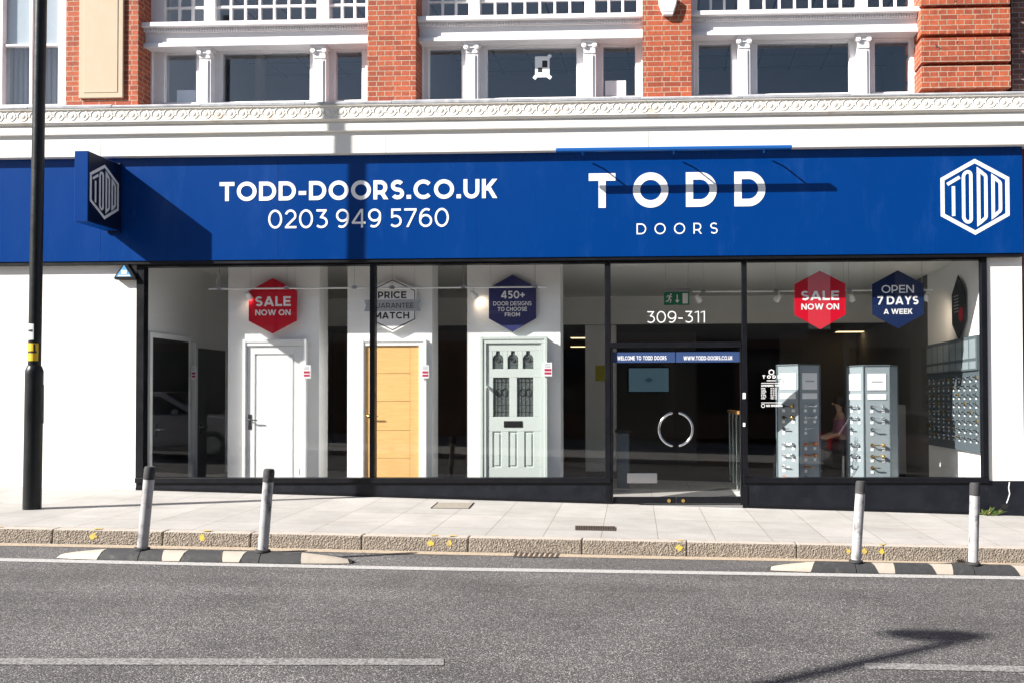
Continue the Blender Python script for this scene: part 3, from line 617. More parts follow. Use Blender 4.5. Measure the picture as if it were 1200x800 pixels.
# ---- upper windows
def upper_window(px0, px1, cols, sides, centre, yt, yb, y_up, upper, pin=None):
    """px0..px1 opening; cols = two column spans; sides / centre = pane spans; yt..yb = transom rows"""
    mid = (px0+px1)/2; Y = YW
    xz = lambda p, yy, YY: W(p, yy, YY)
    fr = MB(); xa, xb = XX(px0, 70, Y), XX(px1, 70, Y)
    zb = ZU+.02; z_tr0 = ZZ(mid, yt[3], Y); ztop = ZTOP
    wn = None
    # outer jambs stepped, wood
    xa2, xb2 = xa-.10, xb+.10
    fr.box(xa2, xa+.02, Y-.0, Y+.16, zb, ztop); fr.box(xb-.02, xb2, Y-.0, Y+.16, zb, ztop)
    panes = [sides[0], centre, sides[1]]
    zpt, zpb = ZZ(mid, yb[0], Y), ZZ(mid, yb[1], Y)
    fr.box(xa2, xb2, Y+.02, Y+.15, zb-.06, zpb)                           # bottom rail
    fr.box(xa2, xb2, Y+.02, Y+.15, zpt, z_tr0+.02)                        # head rail
    edges = [px0]+[e for p in panes for e in p]+[px1]
    for i in range(0, 8, 2):
        a, b = XX(edges[i], 80, Y+.02), XX(edges[i+1], 80, Y+.02)
        fr.box(a, b, Y+.021, Y+.151, zpb, zpt)
    # thin inner sash beads
    for a, b in panes:
        A_, B_ = XX(a, 80, Y+.02), XX(b, 80, Y+.02)
        for q in ((A_-.004, A_+.010), (B_-.010, B_+.004)): fr.box(q[0], q[1], Y+.045, Y+.10, zpb, zpt)
        fr.box(A_, B_, Y+.046, Y+.10, zpt-.012, zpt); fr.box(A_, B_, Y+.046, Y+.10, zpb, zpb+.012)
    wn = fr.build('upper_window', 'wood_white', B, .006)
    # transom: cornice mould, dentils, plain fascia, lower mould
    tr = MB(); YT = .17
    za, zb_, zc_, zd = [ZZ(mid, q, YT) for q in yt]
    tr.box(xa2, xb2, YT, Y+.1, zd, zb_-.01)                               # fascia body
    tr.box(xa2, xb2, YT-.05, YT+.01, zd-.005, zd+.045); tr.box(xa2, xb2, YT-.025, YT+.01, zd+.046, zd+.07)
    tr.box(xa2, xb2, YT-.04, YT+.01, zb_+.05, zb_+.085)
    tr.box(xa2, xb2, YT-.10, Y+.1, za-.06, za); tr.box(xa2, xb2, YT-.075, YT+.03, zb_+.086, za-.061)
    tr.box(xa2, xb2, YT-.02, Y+.1, zb_-.009, zb_+.05)
    xx = xa2+.02
    while xx < xb2-.03: tr.box(xx, xx+.02, YT-.045, YT-.019, zb_+.004, zb_+.049); xx += .036
    tr.build('transom', 'wood_white', wn, .004)
    # columns with scrolled capitals
    for c0, c1 in cols:
        c = MB(); ca, cb_ = XX(c0+.8, 80, .2), XX(c1-.8, 80, .2); yf = .20
        zcap = ZZ((c0+c1)/2, yb[0]+9, .2); ztopc = zd-.006
        c.box(ca, cb_, yf, Y+.03, zb-.05, zcap); c.box(ca+.03, cb_-.03, yf-.012, yf+.01, zb-.02, zcap-.02)
        n = 5
        for i in range(n):
            u = ca+.036+(cb_-ca-.072)*(i+.5)/n; c.box(u-.008, u+.008, yf-.017, yf-.01, zb, zcap-.04)
        rr = .036; zv = ztopc-.03-rr*1.05
        c.box(ca-.02, cb_+.02, yf-.05, Y+.03, ztopc-.03, ztopc)
        c.box(ca+.012, cb_-.012, yf-.03, Y+.03, zv-.01, ztopc-.031); c.box(ca+.004, cb_-.004, yf-.014, Y+.03, zcap+.001, zv-.011)
        for u in (ca+.012, cb_-.012):
            cc = []
            c.tube([(u, yf-.04, zv), (u, yf+.02, zv)], rr, 16); c.tube([(u, yf-.05, zv), (u, yf-.04, zv)], rr*.35, 10)
            c.tube([(u+rr*.72*math.cos(a), yf-.04, zv+rr*.72*math.sin(a)) for a in [k*math.pi/8 for k in range(16)]], .008, 5, True)
        c.build('column', 'wood_white', wn, .003)
    # panes
    for a, b in panes:
        MB().box(XX(a, 80, Y+.07), XX(b, 80, Y+.07), Y+.065, Y+.071, zpb-.01, zpt+.01).build('pane', 'upper_glass', wn)
    # upper row: mullions and small-paned lights
    u = MB(); zu0 = za+.001; zp = ZZ(mid, y_up, Y)
    u.box(xa2, xb2, Y+.0, Y+.15, zu0, zp)
    ed = [px0]+[e for p in upper for e in p[:2]]+[px1]
    for i in range(0, 8, 2): u.box(XX(ed[i], 10, Y), XX(ed[i+1], 10, Y), Y+.001, Y+.152, zp, ztop)
    for a, b, n in upper:
        A_, B_ = XX(a, 10, Y), XX(b, 10, Y)
        for i in range(1, n): q = A_+(B_-A_)*i/n; u.box(q-.017, q+.017, Y+.04, Y+.09, zp, ztop)
        for k in range(1, 5): q = zp+k*.232; u.box(A_, B_, Y+.042, Y+.088, q-.016, q+.016)
    u.build('glazing_bars', 'wood_white', wn, .003)
    for a, b, n in upper:
        MB().box(XX(a, 10, Y+.07), XX(b, 10, Y+.07), Y+.062, Y+.068, zp-.01, ztop).build('pane', 'upper_glass', wn)
    return wn
w1 = upper_window(177, 430, [(233, 248), (366, 383)], [(192.5, 230), (392, 424)], (259, 363), (27.5, 37, 40, 54.5), (60, 118.5), 25.5, [(193, 239, 3), (252, 371, 7), (385, 429, 3)])
w2 = upper_window(494, 753, [(545, 561), (683, 699)], [(502, 541), (706, 745)], (570, 676), (20.5, 30, 33, 48), (54, 114), 18.5, [(502, 549, 3), (562, 685, 7), (697, 746, 3)])
w3 = upper_window(812, 1078, [(864, 880), (1004, 1020)], [(818, 857.5), (1025, 1066.5)], (887, 996), (14, 23.5, 26, 41), (48, 109), 12.0, [(817, 865, 3), (878, 1004, 7), (1017, 1067, 3)])
# plain sash window in the left bay with its blind
Y = YW; fr = MB(); a, b = XX(-150, 60, Y), XX(77, 60, Y)
for q0, q1 in ((-150, -64), (-62, 3), (34.5, 38), (68, 80)): fr.box(XX(q0, 60, Y), XX(q1, 60, Y), Y, Y+.15, ZU-.02, ZTOP)
fr.box(a, b, Y+.002, Y+.14, ZU-.02, ZZ(40, 122.5, Y)); fr.box(a, b, Y+.02, Y+.10, ZZ(40, 52, Y)-.02, ZZ(40, 52, Y)+.012)
w0 = fr.build('upper_window', 'wood_white', B, .006)
MB().box(XX(3, 60, Y+.08), XX(68, 60, Y+.08), Y+.07, Y+.076, ZU, ZTOP).build('pane', 'upper_glass', w0)
mat('blind_pale', (.62, .66, .67), .8, var=.06, vscale=9); mat('curtain_grey', (.23, .24, .27), .9, stretch=(14, 1, .2), var=.35, vscale=1)
MB().box(XX(3, 30, Y+.02)-.02, XX(68, 30, Y+.02)+.02, Y+.085, Y+.089, ZZ(40, 50, Y), ZTOP).build('blind', 'blind_pale', w0)
cu = MB(); n = 40; xa_, xb_ = XX(2, 80, Y+.2), XX(69, 80, Y+.2); pr = []
for i in range(n+1): pr.append((xa_+(xb_-xa_)*i/n, Y+.22+.018*math.sin(i*1.9)))
cu.add([(x, y, ZU) for x, y in pr]+[(x, y, ZTOP) for x, y in pr], [(i, i+1, n+2+i, n+1+i) for i in range(n)])
cu.build('curtain', 'curtain_grey', w0, recalc=False)
# rooms behind the upper windows
MB().box(xl, xr, .62, 5.0, ZU-.12, ZU-.06).build('upper_floor', 'upper_room', B)
MB().box(xl, xr, .63, 5.0, ZTOP-.05, ZTOP).build('upper_ceiling', 'upper_room', B)
MB().box(xl, xr, 5.001, 5.1, ZU-.1, ZTOP).build('upper_back_wall', 'upper_room', B)
for px in (150, 460, 782, 1130): q = XX(px, 60, .62); MB().box(q-.06, q+.06, .63, 4.99, ZU-.058, ZTOP-.052).build('upper_partition', 'upper_room', B)
zl = ZTOP-.14
cg = MB(); x = xl
while x < xr: cg.box(x, x+.035, .64, 4.99, ZTOP-.056, ZTOP-.0502); x += .6
for k in range(1, 8): cg.box(xl, xr, .64+k*.6, .675+k*.6, ZTOP-.0565, ZTOP-.0503)
mat('grid_grey', (.14, .145, .15), .7); cg.build('ceiling_grid', 'grid_grey', B)
q = XX(303, 90, 1.3); mat('post_brown', (.30, .25, .20), .7); MB().box(q-.05, q+.05, 1.3, 1.42, ZU-.058, ZTOP-.06).build('room_post', 'post_brown', B)
q = XX(238, 90, 1.0); MB().box(q-.12, q+.02, 1.0, 1.06, ZU-.058, ZTOP-.06).build('room_post', 'ceiling_white', B)
a_, b_ = XX(966, 60, 2.6), XX(994, 60, 2.6)
for k in range(6): MB().box(a_, b_, 2.2+k*.14, 2.27+k*.14, ZTOP-.09, ZTOP-.057).build('vent_blade', 'grid_grey', B)
for px in (290, 600, 930):
    for k in range(3): q = XX(px, 60, 2); MB().box(q-.6, q+.6, 1.2+k*1.2, 1.35+k*1.2, zl, zl+.08).build('ceiling_batten', 'ceiling_white', B)
# papers stuck in the upper windows
wpx = thing('paper_notice', (XX(636, 92, Y+.06), Y+.06, ZZ(636, 92, Y+.06)), 'white paper with two dark squares taped inside the middle upper window', 'paper')
pg = MB(); X0, X1, Z0, Z1 = RECT(627, 66.5, 644, 91, Y+.06); pg.box(X0, X1, Y+.058, Y+.06, Z0, Z1)
for sx, sz in ((X0, Z0), (X1, Z0), (X1, Z1)): pg.add([(sx+u_, Y+.0575, sz+v_) for u_, v_ in ((-.035, -.005), (.005, -.035), (.035, .005), (-.005, .035))], [(0, 1, 2, 3)])
pg.build('sheet', 'card_white', wpx); sq = MB()
sq.box(X0+.04, (X0+X1)/2, Y+.0562, Y+.0577, Z0+.07, (Z0+Z1)/2-.01); sq.box((X0+X1)/2, X1-.03, Y+.0562, Y+.0577, (Z0+Z1)/2-.01, Z1-.06)
sq.build('dark_square', 'ink', wpx)
X0, X1, Z0, Z1 = RECT(709, 95, 733.5, 112.5, Y+.06)
tag(MB().box(X0, X1, Y+.056, Y+.06, Z0, Z1).build('paper_notice', 'card_white', origin=((X0+X1)/2, Y+.06, Z0)), 'blank white sheet low in the narrow pane left of the alarm box pier', 'paper')
X0, X1, Z0, Z1 = RECT(207.5, 106, 230, 119, Y+.13)
tag(MB().box(X0, X1, Y+.12, Y+.30, ZU-.055, Z1).build('white_box', 'card_white', bevel=.006, origin=((X0+X1)/2, Y+.2, ZU-.055)), 'white box standing inside the narrow upper window beside the stone panel pier', 'box')

# ---- shopfront
YG = .03
def frame_bar(mb, x0, y0, x1, y1, Y0=-.035, Y1=.07): return pixbox(mb, x0, y0, x1, y1, Y0, Y1, 0)
zsill0, zsill1 = zc(565), zc(559); zhead0, zhead1 = zc(309.5), zc(303)
def shop_window(pl, pr, jl, jr, mulls=()):
    fb = MB(); X = lambda p: XX(p, 430, 0)
    fb.box(X(pl-jl), X(pl), -.035, .07, zsill1+.001, zhead0-.001); 
    if jr: fb.box(X(pr), X(pr+jr), -.035, .07, zsill1+.001, zhead0-.001)
    for m0, m1 in mulls: fb.box(X(m0), X(m1), -.033, .068, zsill1+.001, zhead0-.001)
    fb.box(X(pl-jl), X(pr+jr), -.035, .099, zhead0, zhead1+.04); fb.box(X(pl-jl), X(pr+jr), -.05, .09, zsill0, zsill1)
    o = fb.build('shop_window', 'black_frame', B, .004)
    cuts = [pl]+[q for m_ in mulls for q in m_]+[pr]
    for i in range(0, len(cuts), 2):
        MB().box(X(cuts[i])-.01, X(cuts[i+1])+.01, YG, YG+.01, zsill1-.01, zhead0+.01).build('pane', 'shop_glass', o)
    rs = MB().box(X(pl-jl), X(pr+jr), -.022, .12, ZB, zsill0-.001).build('stall_riser', 'riser_black', o, .004)
    kb = MB(); a, c = X(pl-jl)+.002, X(pr+jr)-.002
    kb.add([(x, y, z) for y in (-.031, -.01) for x, z in ((a, gz(a, .05)), (c, gz(c, .05)), (c, gz(c)+.035), (a, gz(a)+.035))],
           [(0, 1, 2, 3), (7, 6, 5, 4), (0, 4, 5, 1), (1, 5, 6, 2), (2, 6, 7, 3), (3, 7, 4, 0)])
    kb.build('skirting', 'black_frame', o)
    return o
s1 = shop_window(170, 709, 9, 6.5, [(434, 440)])
s2 = shop_window(875.5, 1150, 6, 6.5)
# entrance: frame, fanlight and two glass doors with a ring pull
e = MB(); X = lambda p: XX(p, 480, 0)
zthr = ZZ(792, 590.5, 0); ztr0, ztr1 = zc(408.5), zc(402)
e.box(X(715.6)+.001, X(869.4)-.001, -.035, .07, zhead0, zhead1+.04)
e.box(X(715.6)+.001, X(869.4)-.001, -.036, .072, ztr0, ztr1)
e.box(X(715.6)+.001, X(718), -.03, .065, zthr, ztr0-.001); e.box(X(867.6), X(869.4)-.001, -.03, .065, zthr, ztr0-.001)
jb = ZB
en = e.build('entrance', 'black_frame', B, .003)
for q0, q1 in ((709, 715.6), (869.4, 875.5)): MB().box(X(q0), X(q1), -.034, .069, ZB, zsill0-.04).build('jamb', 'black_frame', en, .003)
MB().box(X(715.6), X(869.4), -.05, .10, ZB, zthr-.002).build('threshold', 'steel', en)
fl = MB().box(X(715), X(870), YG, YG+.01, ztr1-.01, zhead0+.01).build('fanlight', 'shop_glass', en)
ptext('street_number', 'letter_white', fl, '309-311', 758, 364.8, 826, 378.2, YG-.001, .088, .002, .16)
for a, b, s, t0, t1 in ((718.3, 791.5, 'WELCOME TO TODD DOORS', 723.5, 781), (792.2, 867.3, 'WWW.TODD-DOORS.CO.UK', 801, 858.5)):
    dl = MB().box(X(a), X(b), .012, .024, zthr+.10, zc(410)).build('door', 'shop_glass', en, .001)
    MB().box(X(a), X(b), -.002, .036, zthr+.012, zthr+.10).build('bottom_rail', 'black_frame', dl, .004)
    mat('band_blue', (.03, .06, .16), .4) if 'band_blue' not in MATS else None
    bd = MB().box(X(a)+.002, X(b)-.002, .007, .011, zc(425.3), zc(413)).build('vinyl_band', 'band_blue', dl)
    sg = -1 if a < 750 else 1
    cx, cz, rr = X(791.7), ZZ(792, 502.5, 0), .222
    aa = [R_(90+sg*-14+sg*-1*(152)*i/24) for i in range(25)]
    ring = [(cx+rr*math.cos(t), -.045, cz+rr*math.sin(t)) for t in aa]
    h = MB().tube([(ring[0][0], .012, ring[0][2])]+ring+[(ring[-1][0], .012, ring[-1][2])], .0165, 12)
    h.build('pull_handle', 'chrome', dl, smooth=True)
    ptext('lettering', 'letter_white', dl, s, t0, 416.9, t1, 421.6, .0068, .19, .0015, .14, .6)
    for k in (0, 1):
        q = X(b)-.09 if a < 750 else X(a)+.09
    MB().tube([(q, -.012, zthr+.05), (q, -.001, zthr+.05)], .024, 14).build('floor_lock', 'brass', dl, smooth=True)
    if a < 750:
        X0, X1, Z0, Z1 = RECT(735, 554, 770, 565.5, 0); lp = MB().box(X0, X1, .0, .011, Z0, Z1)
        lp.box(X0+.05, X1-.05, -.008, .0, Z0+.035, Z1-.035); lp.build('letter_plate', 'steel', dl, .003)
# little jamb fittings beside the doors
kp = MB(); pixbox(kp, 870.5, 460, 874, 467, -.05, -.036); kp.build('key_switch', 'card_white', en, .003)
kp = MB(); pixbox(kp, 870.8, 495, 873.6, 499.5, -.05, -.036); kp.build('bell_push', 'card_white', en, .003)
# white vinyl opening hours on the right pane
v = MB(); Yv = YG-.001
def vt(s, x0, y0, x1, y1, wt=.22): ptext('', '', None, s, x0, y0, x1, y1, Yv, wt, .0015, mb=v)
c0 = RECT(900, 433.5, 908, 437.8, Yv); 
strip(v, ribbon([(q[0], q[1]) for q in hexpts((c0[0]+c0[1])/2, (c0[2]+c0[3])/2, .03, .033, .017)], .012, True), True, lambda a, b_, d: front(Yv)(a, b_, d and .0015), 1)
ptext('', '', None, 'TODD', 893.5, 439.2, 915, 443, Yv, .24, .0015, .5, mb=v)
pixbox(v, 898.5, 445.2, 909, 446.0, Yv-.0015, Yv); pixbox(v, 892, 448.2, 917, 448.8, Yv-.0015, Yv)
vt('OPENING TIMES', 892, 450.2, 917, 452.6)
for i in range(7):
    yy = 453.9+i*2.0; vt(['MON', 'TUES', 'WED', 'THUR', 'FRI', 'SAT', 'SUN'][i], 892, yy, 896.5+(i % 3)*.8, yy+1.3); vt('9-5.30' if i < 5 else '10-4', 903, yy, 910.5, yy+1.3)
pixbox(v, 892, 471.2, 917, 471.8, Yv-.0015, Yv); vt('NO SMOKING', 898, 473.6, 917, 476.2)
strip(v, ribbon(arc(XX(894.3, 475, Yv), ZZ(894, 475, Yv), .022, .022, 0, 360, 16)[:-1], .007, True), True, lambda a, b_, d: front(Yv)(a, b_, d and .0015), 1)
v.build('lettering', 'letter_white', s2)

# ---- inside of the shop
ZF = zthr-.004; ZC = ZZ(600, 305, .1)+.10
xL, xR = XX(168.5, 430, .1), XX(1152, 430, .1)
mat('floor_grey', (.68, .675, .66), .6, var=.06)
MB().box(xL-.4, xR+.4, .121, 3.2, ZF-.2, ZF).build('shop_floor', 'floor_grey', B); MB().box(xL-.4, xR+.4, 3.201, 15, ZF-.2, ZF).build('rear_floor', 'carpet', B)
MB().box(xL-.3, xR+.3, .11, 5.4, ZC, ZC+.1).build('shop_ceiling', 'ceiling_white', B)
ZBK = 2.86
MB().box(xL-.3, xR+.3, 5.4, 5.5, ZBK, ZC+.1).build('bulkhead', 'ceiling_white', B)
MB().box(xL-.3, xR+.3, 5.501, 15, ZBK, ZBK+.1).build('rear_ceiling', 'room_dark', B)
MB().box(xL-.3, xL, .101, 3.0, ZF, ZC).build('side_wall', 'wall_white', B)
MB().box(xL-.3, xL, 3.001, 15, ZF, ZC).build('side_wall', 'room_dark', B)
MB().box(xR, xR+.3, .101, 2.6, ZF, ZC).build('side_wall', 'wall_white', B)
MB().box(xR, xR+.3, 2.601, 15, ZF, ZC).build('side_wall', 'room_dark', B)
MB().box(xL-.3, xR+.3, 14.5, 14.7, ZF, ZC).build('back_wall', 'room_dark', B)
tag(MB().box(X(716.5), X(868.5), .125, 2.1, ZF+.001, ZF+.014).build('door_mat', 'carpet', origin=(X(792), .8, ZF+.001)), 'dark ribbed door mat just inside the glass entrance doors', 'door mat')
# inner partitions: pale pier left of the doors, brownish wall behind the stands
X0, X1 = XX(686, 480, 5.6), XX(722, 480, 5.6); MB().box(X0, X1, 5.6, 5.9, ZF, ZBK-.001).build('inner_wall', 'wall_white', B)
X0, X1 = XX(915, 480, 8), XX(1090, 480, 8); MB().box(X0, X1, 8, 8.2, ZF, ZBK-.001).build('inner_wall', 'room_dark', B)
X0, X1 = XX(390, 480, 7), XX(560, 480, 7); mat('brown_wall', (.14, .075, .05), .8); MB().box(X0, X1, 7, 7.2, ZF, ZBK-.001).build('inner_wall', 'brown_wall', B)

# ================================================================== SIGNS ON THE FRONT
FS = thing('fascia_sign', (XX(600, 298, -.1), -.10, zc(303, -.1)), 'long blue fascia sign with white lettering above the shop windows', 'shop sign')
zf0, zf1 = zc(302, -.1), zc(179, -.1); YF = -.10
cuts = [-160, 118, 326, 559, 790, 1096, 1198.5]
pn = MB()
for i in range(len(cuts)-1): pn.box(XX(cuts[i], 240, YF)+.0008, XX(cuts[i+1], 240, YF)-.0008, YF, .098, zf0, zf1)
pn.build('panel', 'sign_blue', FS, .0015)
MB().box(XX(-160, 303, YF), XX(1198.5, 303, YF), YF+.012, .097, zf0-.045, zf0-.001).build('lower_trim', 'black_frame', FS, .002)
ptext('lettering', 'letter_white', FS, 'TODD-DOORS.CO.UK', 257.5, 212, 583, 234.3, YF, .205, .004, .135)
ptext('lettering', 'letter_white', FS, '0203 949 5760', 314.5, 245.3, 526, 267, YF, .115, .004, .15, .33)
ptext('lettering', 'letter_white', FS, 'TODD', 690, 202.5, 897, 243, YF, .215, .004, .52)
ptext('lettering', 'letter_white', FS, 'DOORS', 746, 261.8, 841, 274.5, YF, .115, .004, .80)
cx, cz = XX(1142.5, 231, YF), ZZ(1142.5, 231, YF)
emblem(MB(), lambda u, v_, d: (cx+u, YF-d, cz+v_), .50, .003).build('emblem', 'letter_white', FS)
# projecting box sign
xw = XX(142.5, 230, YF); dep = .70; yo = YF-dep
zs1, zs0 = ZZ(142, 194, YF), ZZ(142, 272.5, YF)
wd = XX(103, 220, yo)-XX(87, 220, yo)
xo = XX(103, 220, yo)
zs1 = (zs1+ZZ(95, 176.5, yo))/2; zs0 = (zs0+ZZ(95, 259, yo))/2
PS = thing('projecting_sign', (xo-wd/2, YF, (zs0+zs1)/2), 'dark blue box sign with six-sided emblem sticking out over the left wall', 'shop sign')
MB().box(xo-wd, xo, yo, YF-.03, zs0, zs1).build('sign_box', 'sign_blue', PS, .006)
MB().box(xo-wd-.004, xo+.004, YF-.031, YF-.002, zs0-.02, zs1+.02).build('wall_bracket', 'sign_navy', PS, .003)
ym, zm2 = (yo+YF-.03)/2+.0, (zs0+zs1)/2
MB().box(xo, xo+.003, yo+.012, YF-.042, zs0+.012, zs1-.012).build('side_panel', 'sign_navy', PS)
emblem(MB(), lambda u, v_, d: (xo+.003+d, ym+u*.95, zm2+v_), .36, .004).build('emblem', 'emblem_grey', PS)
# trough light on three arms above the sign
TL = thing('trough_light', (XX(790, 176, -.17), -.17, zc(178, -.17)), 'slim blue trough light on short arms above the middle lettering', 'sign light')
yb_ = -.43
X0, X1, Z0, Z1 = RECT(651, 171.5, 928, 177.0, yb_); zt_ = (Z0+Z1)/2
MB().box(X0, X1, yb_-.03, yb_+.03, zt_-.028, zt_+.02).build('trough', 'trough_blue', TL, .012)
for px in (681, 790, 898):
    q = XX(px, 174, yb_); MB().tube([(q, yb_+.02, zt_+.02), (q, -.25, zt_+.035), (q, -.172, zt_-.0)], .011, 8).build('arm', 'trough_blue', TL, smooth=True)
# burglar alarms
AL = thing('alarm_box', (XX(783, 15, -.05), 0, ZZ(783, 18, 0)), 'white bell box on the brick pier between two upper windows', 'alarm')
X0, X1, Z0, Z1 = RECT(772, -3, 794, 17.5, -.06); cxm = (X0+X1)/2
MB().prism([(X0, Z1), (X1, Z1), (X1-.015, (Z0+Z1)/2+.02), (X1-.05, Z0+.03), (X0+.04, Z0+.03), (X0+.0, (Z0+Z1)/2+.02)], -.075, -.001).build('cover', 'alarm_white', AL, .012)
MB().prism([(X1-.055, Z0+.028), (X0+.045, Z0+.028), (X0+.055, Z0), (X1-.065, Z0)], -.07, -.002).build('lens', 'offwhite_sign', AL, .004)
AB = thing('alarm_box', (XX(148, 317, 0), 0, ZZ(148, 327, 0)), 'small triangular blue and black alarm box under the projecting sign', 'alarm')
cx, zt2, zb2 = XX(147.5, 316, -.06), ZZ(147, 304.8, -.06), ZZ(147, 328, -.06)
hw = XX(160.5, 316, -.06)-cx
MB().prism([(cx, zt2), (cx+hw, zb2+.03), (cx+hw-.01, zb2), (cx-hw+.01, zb2), (cx-hw, zb2+.03)], -.085, -.001).build('housing', 'black_frame', AB, .008)
MB().prism([(cx-.005, zt2-.075), (cx+hw*.66, zb2+.035), (cx-hw*.80, zb2+.035)], -.091, -.084).build('face', 'alarm_blue', AB, .003)
wb = MB(); wb.box(cx-.045, cx+.03, -.0935, -.0905, zb2+.075, zb2+.125); wb.box(cx-.085, cx+.075, -.0935, -.0905, zb2+.042, zb2+.06); wb.build('lettering', 'letter_white', AB)

# ================================================================== DISPLAY WALLS AND DOORS
YD = .58
def display_wall(x0, x1, xs, label):
    a, b = XX(x0, 440, YD), XX(x1, 440, YD); dep = .33
    t = thing('display_wall', ((a+b)/2, YD, ZF), label, 'partition', 'white display walls in the shop window')
    MB().box(a, b, YD, YD+dep, ZF+.001, ZC-.002).build('wall_panel', 'wall_white', t, .003)
    MB().box(a-.012, b+.012, YD-.014, YD+dep+.012, ZF+.002, ZF+.10).build('skirting', 'white_door', t, .004)
    return t
display_wall(267, 374, 385, 'white display wall carrying the plain white door')
display_wall(407, 506.5, 521, 'white display wall carrying the oak door behind the thin black mullion')
display_wall(547.5, 657, 664, 'white display wall carrying the sage green door')
def lever(parent, px, py, Yf, material, dirn=1, plate=True, L=.125):
    x, z = W(px, py, Yf); h = MB()
    if plate: h.box(x-.021, x+.021, Yf-.008, Yf-.0005, z-.135, z+.075)
    else: h.tube([(x, Yf-.008, z), (x, Yf-.0005, z)], .027, 16)
    h.tube([(x, Yf-.006, z), (x, Yf-.05, z), (x+dirn*.02, Yf-.055, z), (x+dirn*L, Yf-.052, z-.004)], [.011, .011, .010, .008], 10)
    return h.build('handle', material, parent, smooth=True)
def door_frame(t, ox0, ox1, otop, lx0, lx1, ltop, material, yf):
    a, b, zt_ = XX(ox0, 450, yf), XX(ox1, 450, yf), ZZ((ox0+ox1)/2, otop, yf)
    c, d, zl = XX(lx0, 450, yf+.02), XX(lx1, 450, yf+.02), ZZ((lx0+lx1)/2, ltop, yf+.02)
    f = MB(); f.box(a, c-.004, yf, YD-.001, ZF+.001, zl+.003); f.box(d+.004, b, yf, YD-.001, ZF+.001, zl+.003); f.box(a, b, yf, YD-.001, zl+.004, zt_)
    f.box(a-.012, a+.03, yf-.012, yf+.02, ZF+.001, zt_+.012); f.box(b-.03, b+.012, yf-.012, yf+.02, ZF+.001, zt_+.012); f.box(a+.031, b-.031, yf-.011, yf+.019, zt_-.03, zt_+.012)
    f.build('frame', material, t, .004); return c, d, zl
# white door: one tall moulded panel
yf = YD-.09
T = thing('display_door', (XX(320, 500, yf), YD, ZF), 'white door with one tall moulded panel under the red sale sign', 'door')
c, d, zl = door_frame(T, 285.5, 358, 398.5, 289.5, 352, 405.5, 'white_door', yf)
yl = yf+.022
a0, a1, b0, b1 = XX(298.5, 480, yl), XX(345, 480, yl), ZF+.22, ZZ(320, 414.5, yl)
lf = MB(); lf.box(c, a0, yl, yl+.044, ZF+.006, zl); lf.box(a1, d, yl, yl+.044, ZF+.006, zl); lf.box(a0, a1, yl, yl+.044, b1, zl); lf.box(a0, a1, yl, yl+.044, ZF+.006, b0)
lf.build('leaf', 'white_door', T, .004)
MB().box(a0+.001, a1-.001, yl+.020, yl+.04, b0+.001, b1-.001).build('panel', 'white_door', T)
MB().box(a0+.022, a1-.022, yl+.004, yl+.02, b0+.022, b1-.022).build('raised_field', 'white_door', T, .008)
lever(T, 293, 491.5, yl, 'dark_iron', 1)
MB().box(d-.012, d+.008, yl-.006, yl+.005, ZZ(351, 556, yl), ZZ(351, 548, yl)).build('hinge', 'steel', T)
# oak door: flush boards
T = thing('display_door', (XX(460, 500, yf), YD, ZF), 'pale oak door with horizontal boards behind the thin black mullion', 'door')
c, d, zl = door_frame(T, 424, 499, 398, 428.8, 491, 405.3, 'white_door', yf)
lf = MB(); g_ = .0025; sx = XX(480.5, 480, yl); sl_ = XX(436, 480, yl)
lf.box(sx+g_, d, yl, yl+.044, ZF+.006, zl); lf.box(c, sl_-g_, yl, yl+.044, ZF+.006, zl)
zz = [zl]+[ZZ(460, q, yl) for q in (437.3, 470, 503.7, 536.3)]+[ZF+.006]
for i in range(5): lf.box(sl_, sx, yl+.0005, yl+.043, zz[i+1]+g_, zz[i]-g_ if i else zz[i])
lf.build('leaf', 'oak', T, .0022)
MB().box(c+.01, d-.01, yl+.012, yl+.03, ZF+.01, zl-.01).build('core', 'brown_wall', T)
lever(T, 432.5, 487, yl, 'brass', 1, False, .145)
# sage door: three arched lights, two tall lights, letter plate and three panels
T = thing('display_door', (XX(602, 500, yf), YD, ZF), 'sage green panelled front door with leaded glass lights', 'door')
c, d, zl = door_frame(T, 563.5, 640.5, 395, 570.5, 634, 402.5, 'sage', yf)
lf = MB(); Xs = lambda p: XX(p, 470, yl); Zs = lambda p: ZZ(602, p, yl)
small = [(577.3, 590), (595, 607.5), (612.8, 625.2)]; big = [(578, 597), (606, 625)]; low = [(577.2, 587.3), (596, 606), (614.5, 625)]
rows = [(411, 432, small, True), (442, 488, big, False), (505, 547, low, False)]
zprev = zl
for y0_, y1_, spans, arch in rows:
    zt_, zb_ = Zs(y0_), Zs(y1_)
    lf.box(c, d, yl, yl+.044, zt_, zprev); zprev = zb_
    ed = [None]+[q for s in spans for q in s]+[None]
    xs = [c if q is None and i == 0 else d if q is None else Xs(q) for i, q in enumerate(ed)]
    for i in range(0, len(xs), 2): lf.box(xs[i], xs[i+1], yl, yl+.044, zb_, zt_)
lf.box(c, d, yl, yl+.044, ZF+.006, zprev)
lf.build('leaf', 'sage', T, .005)
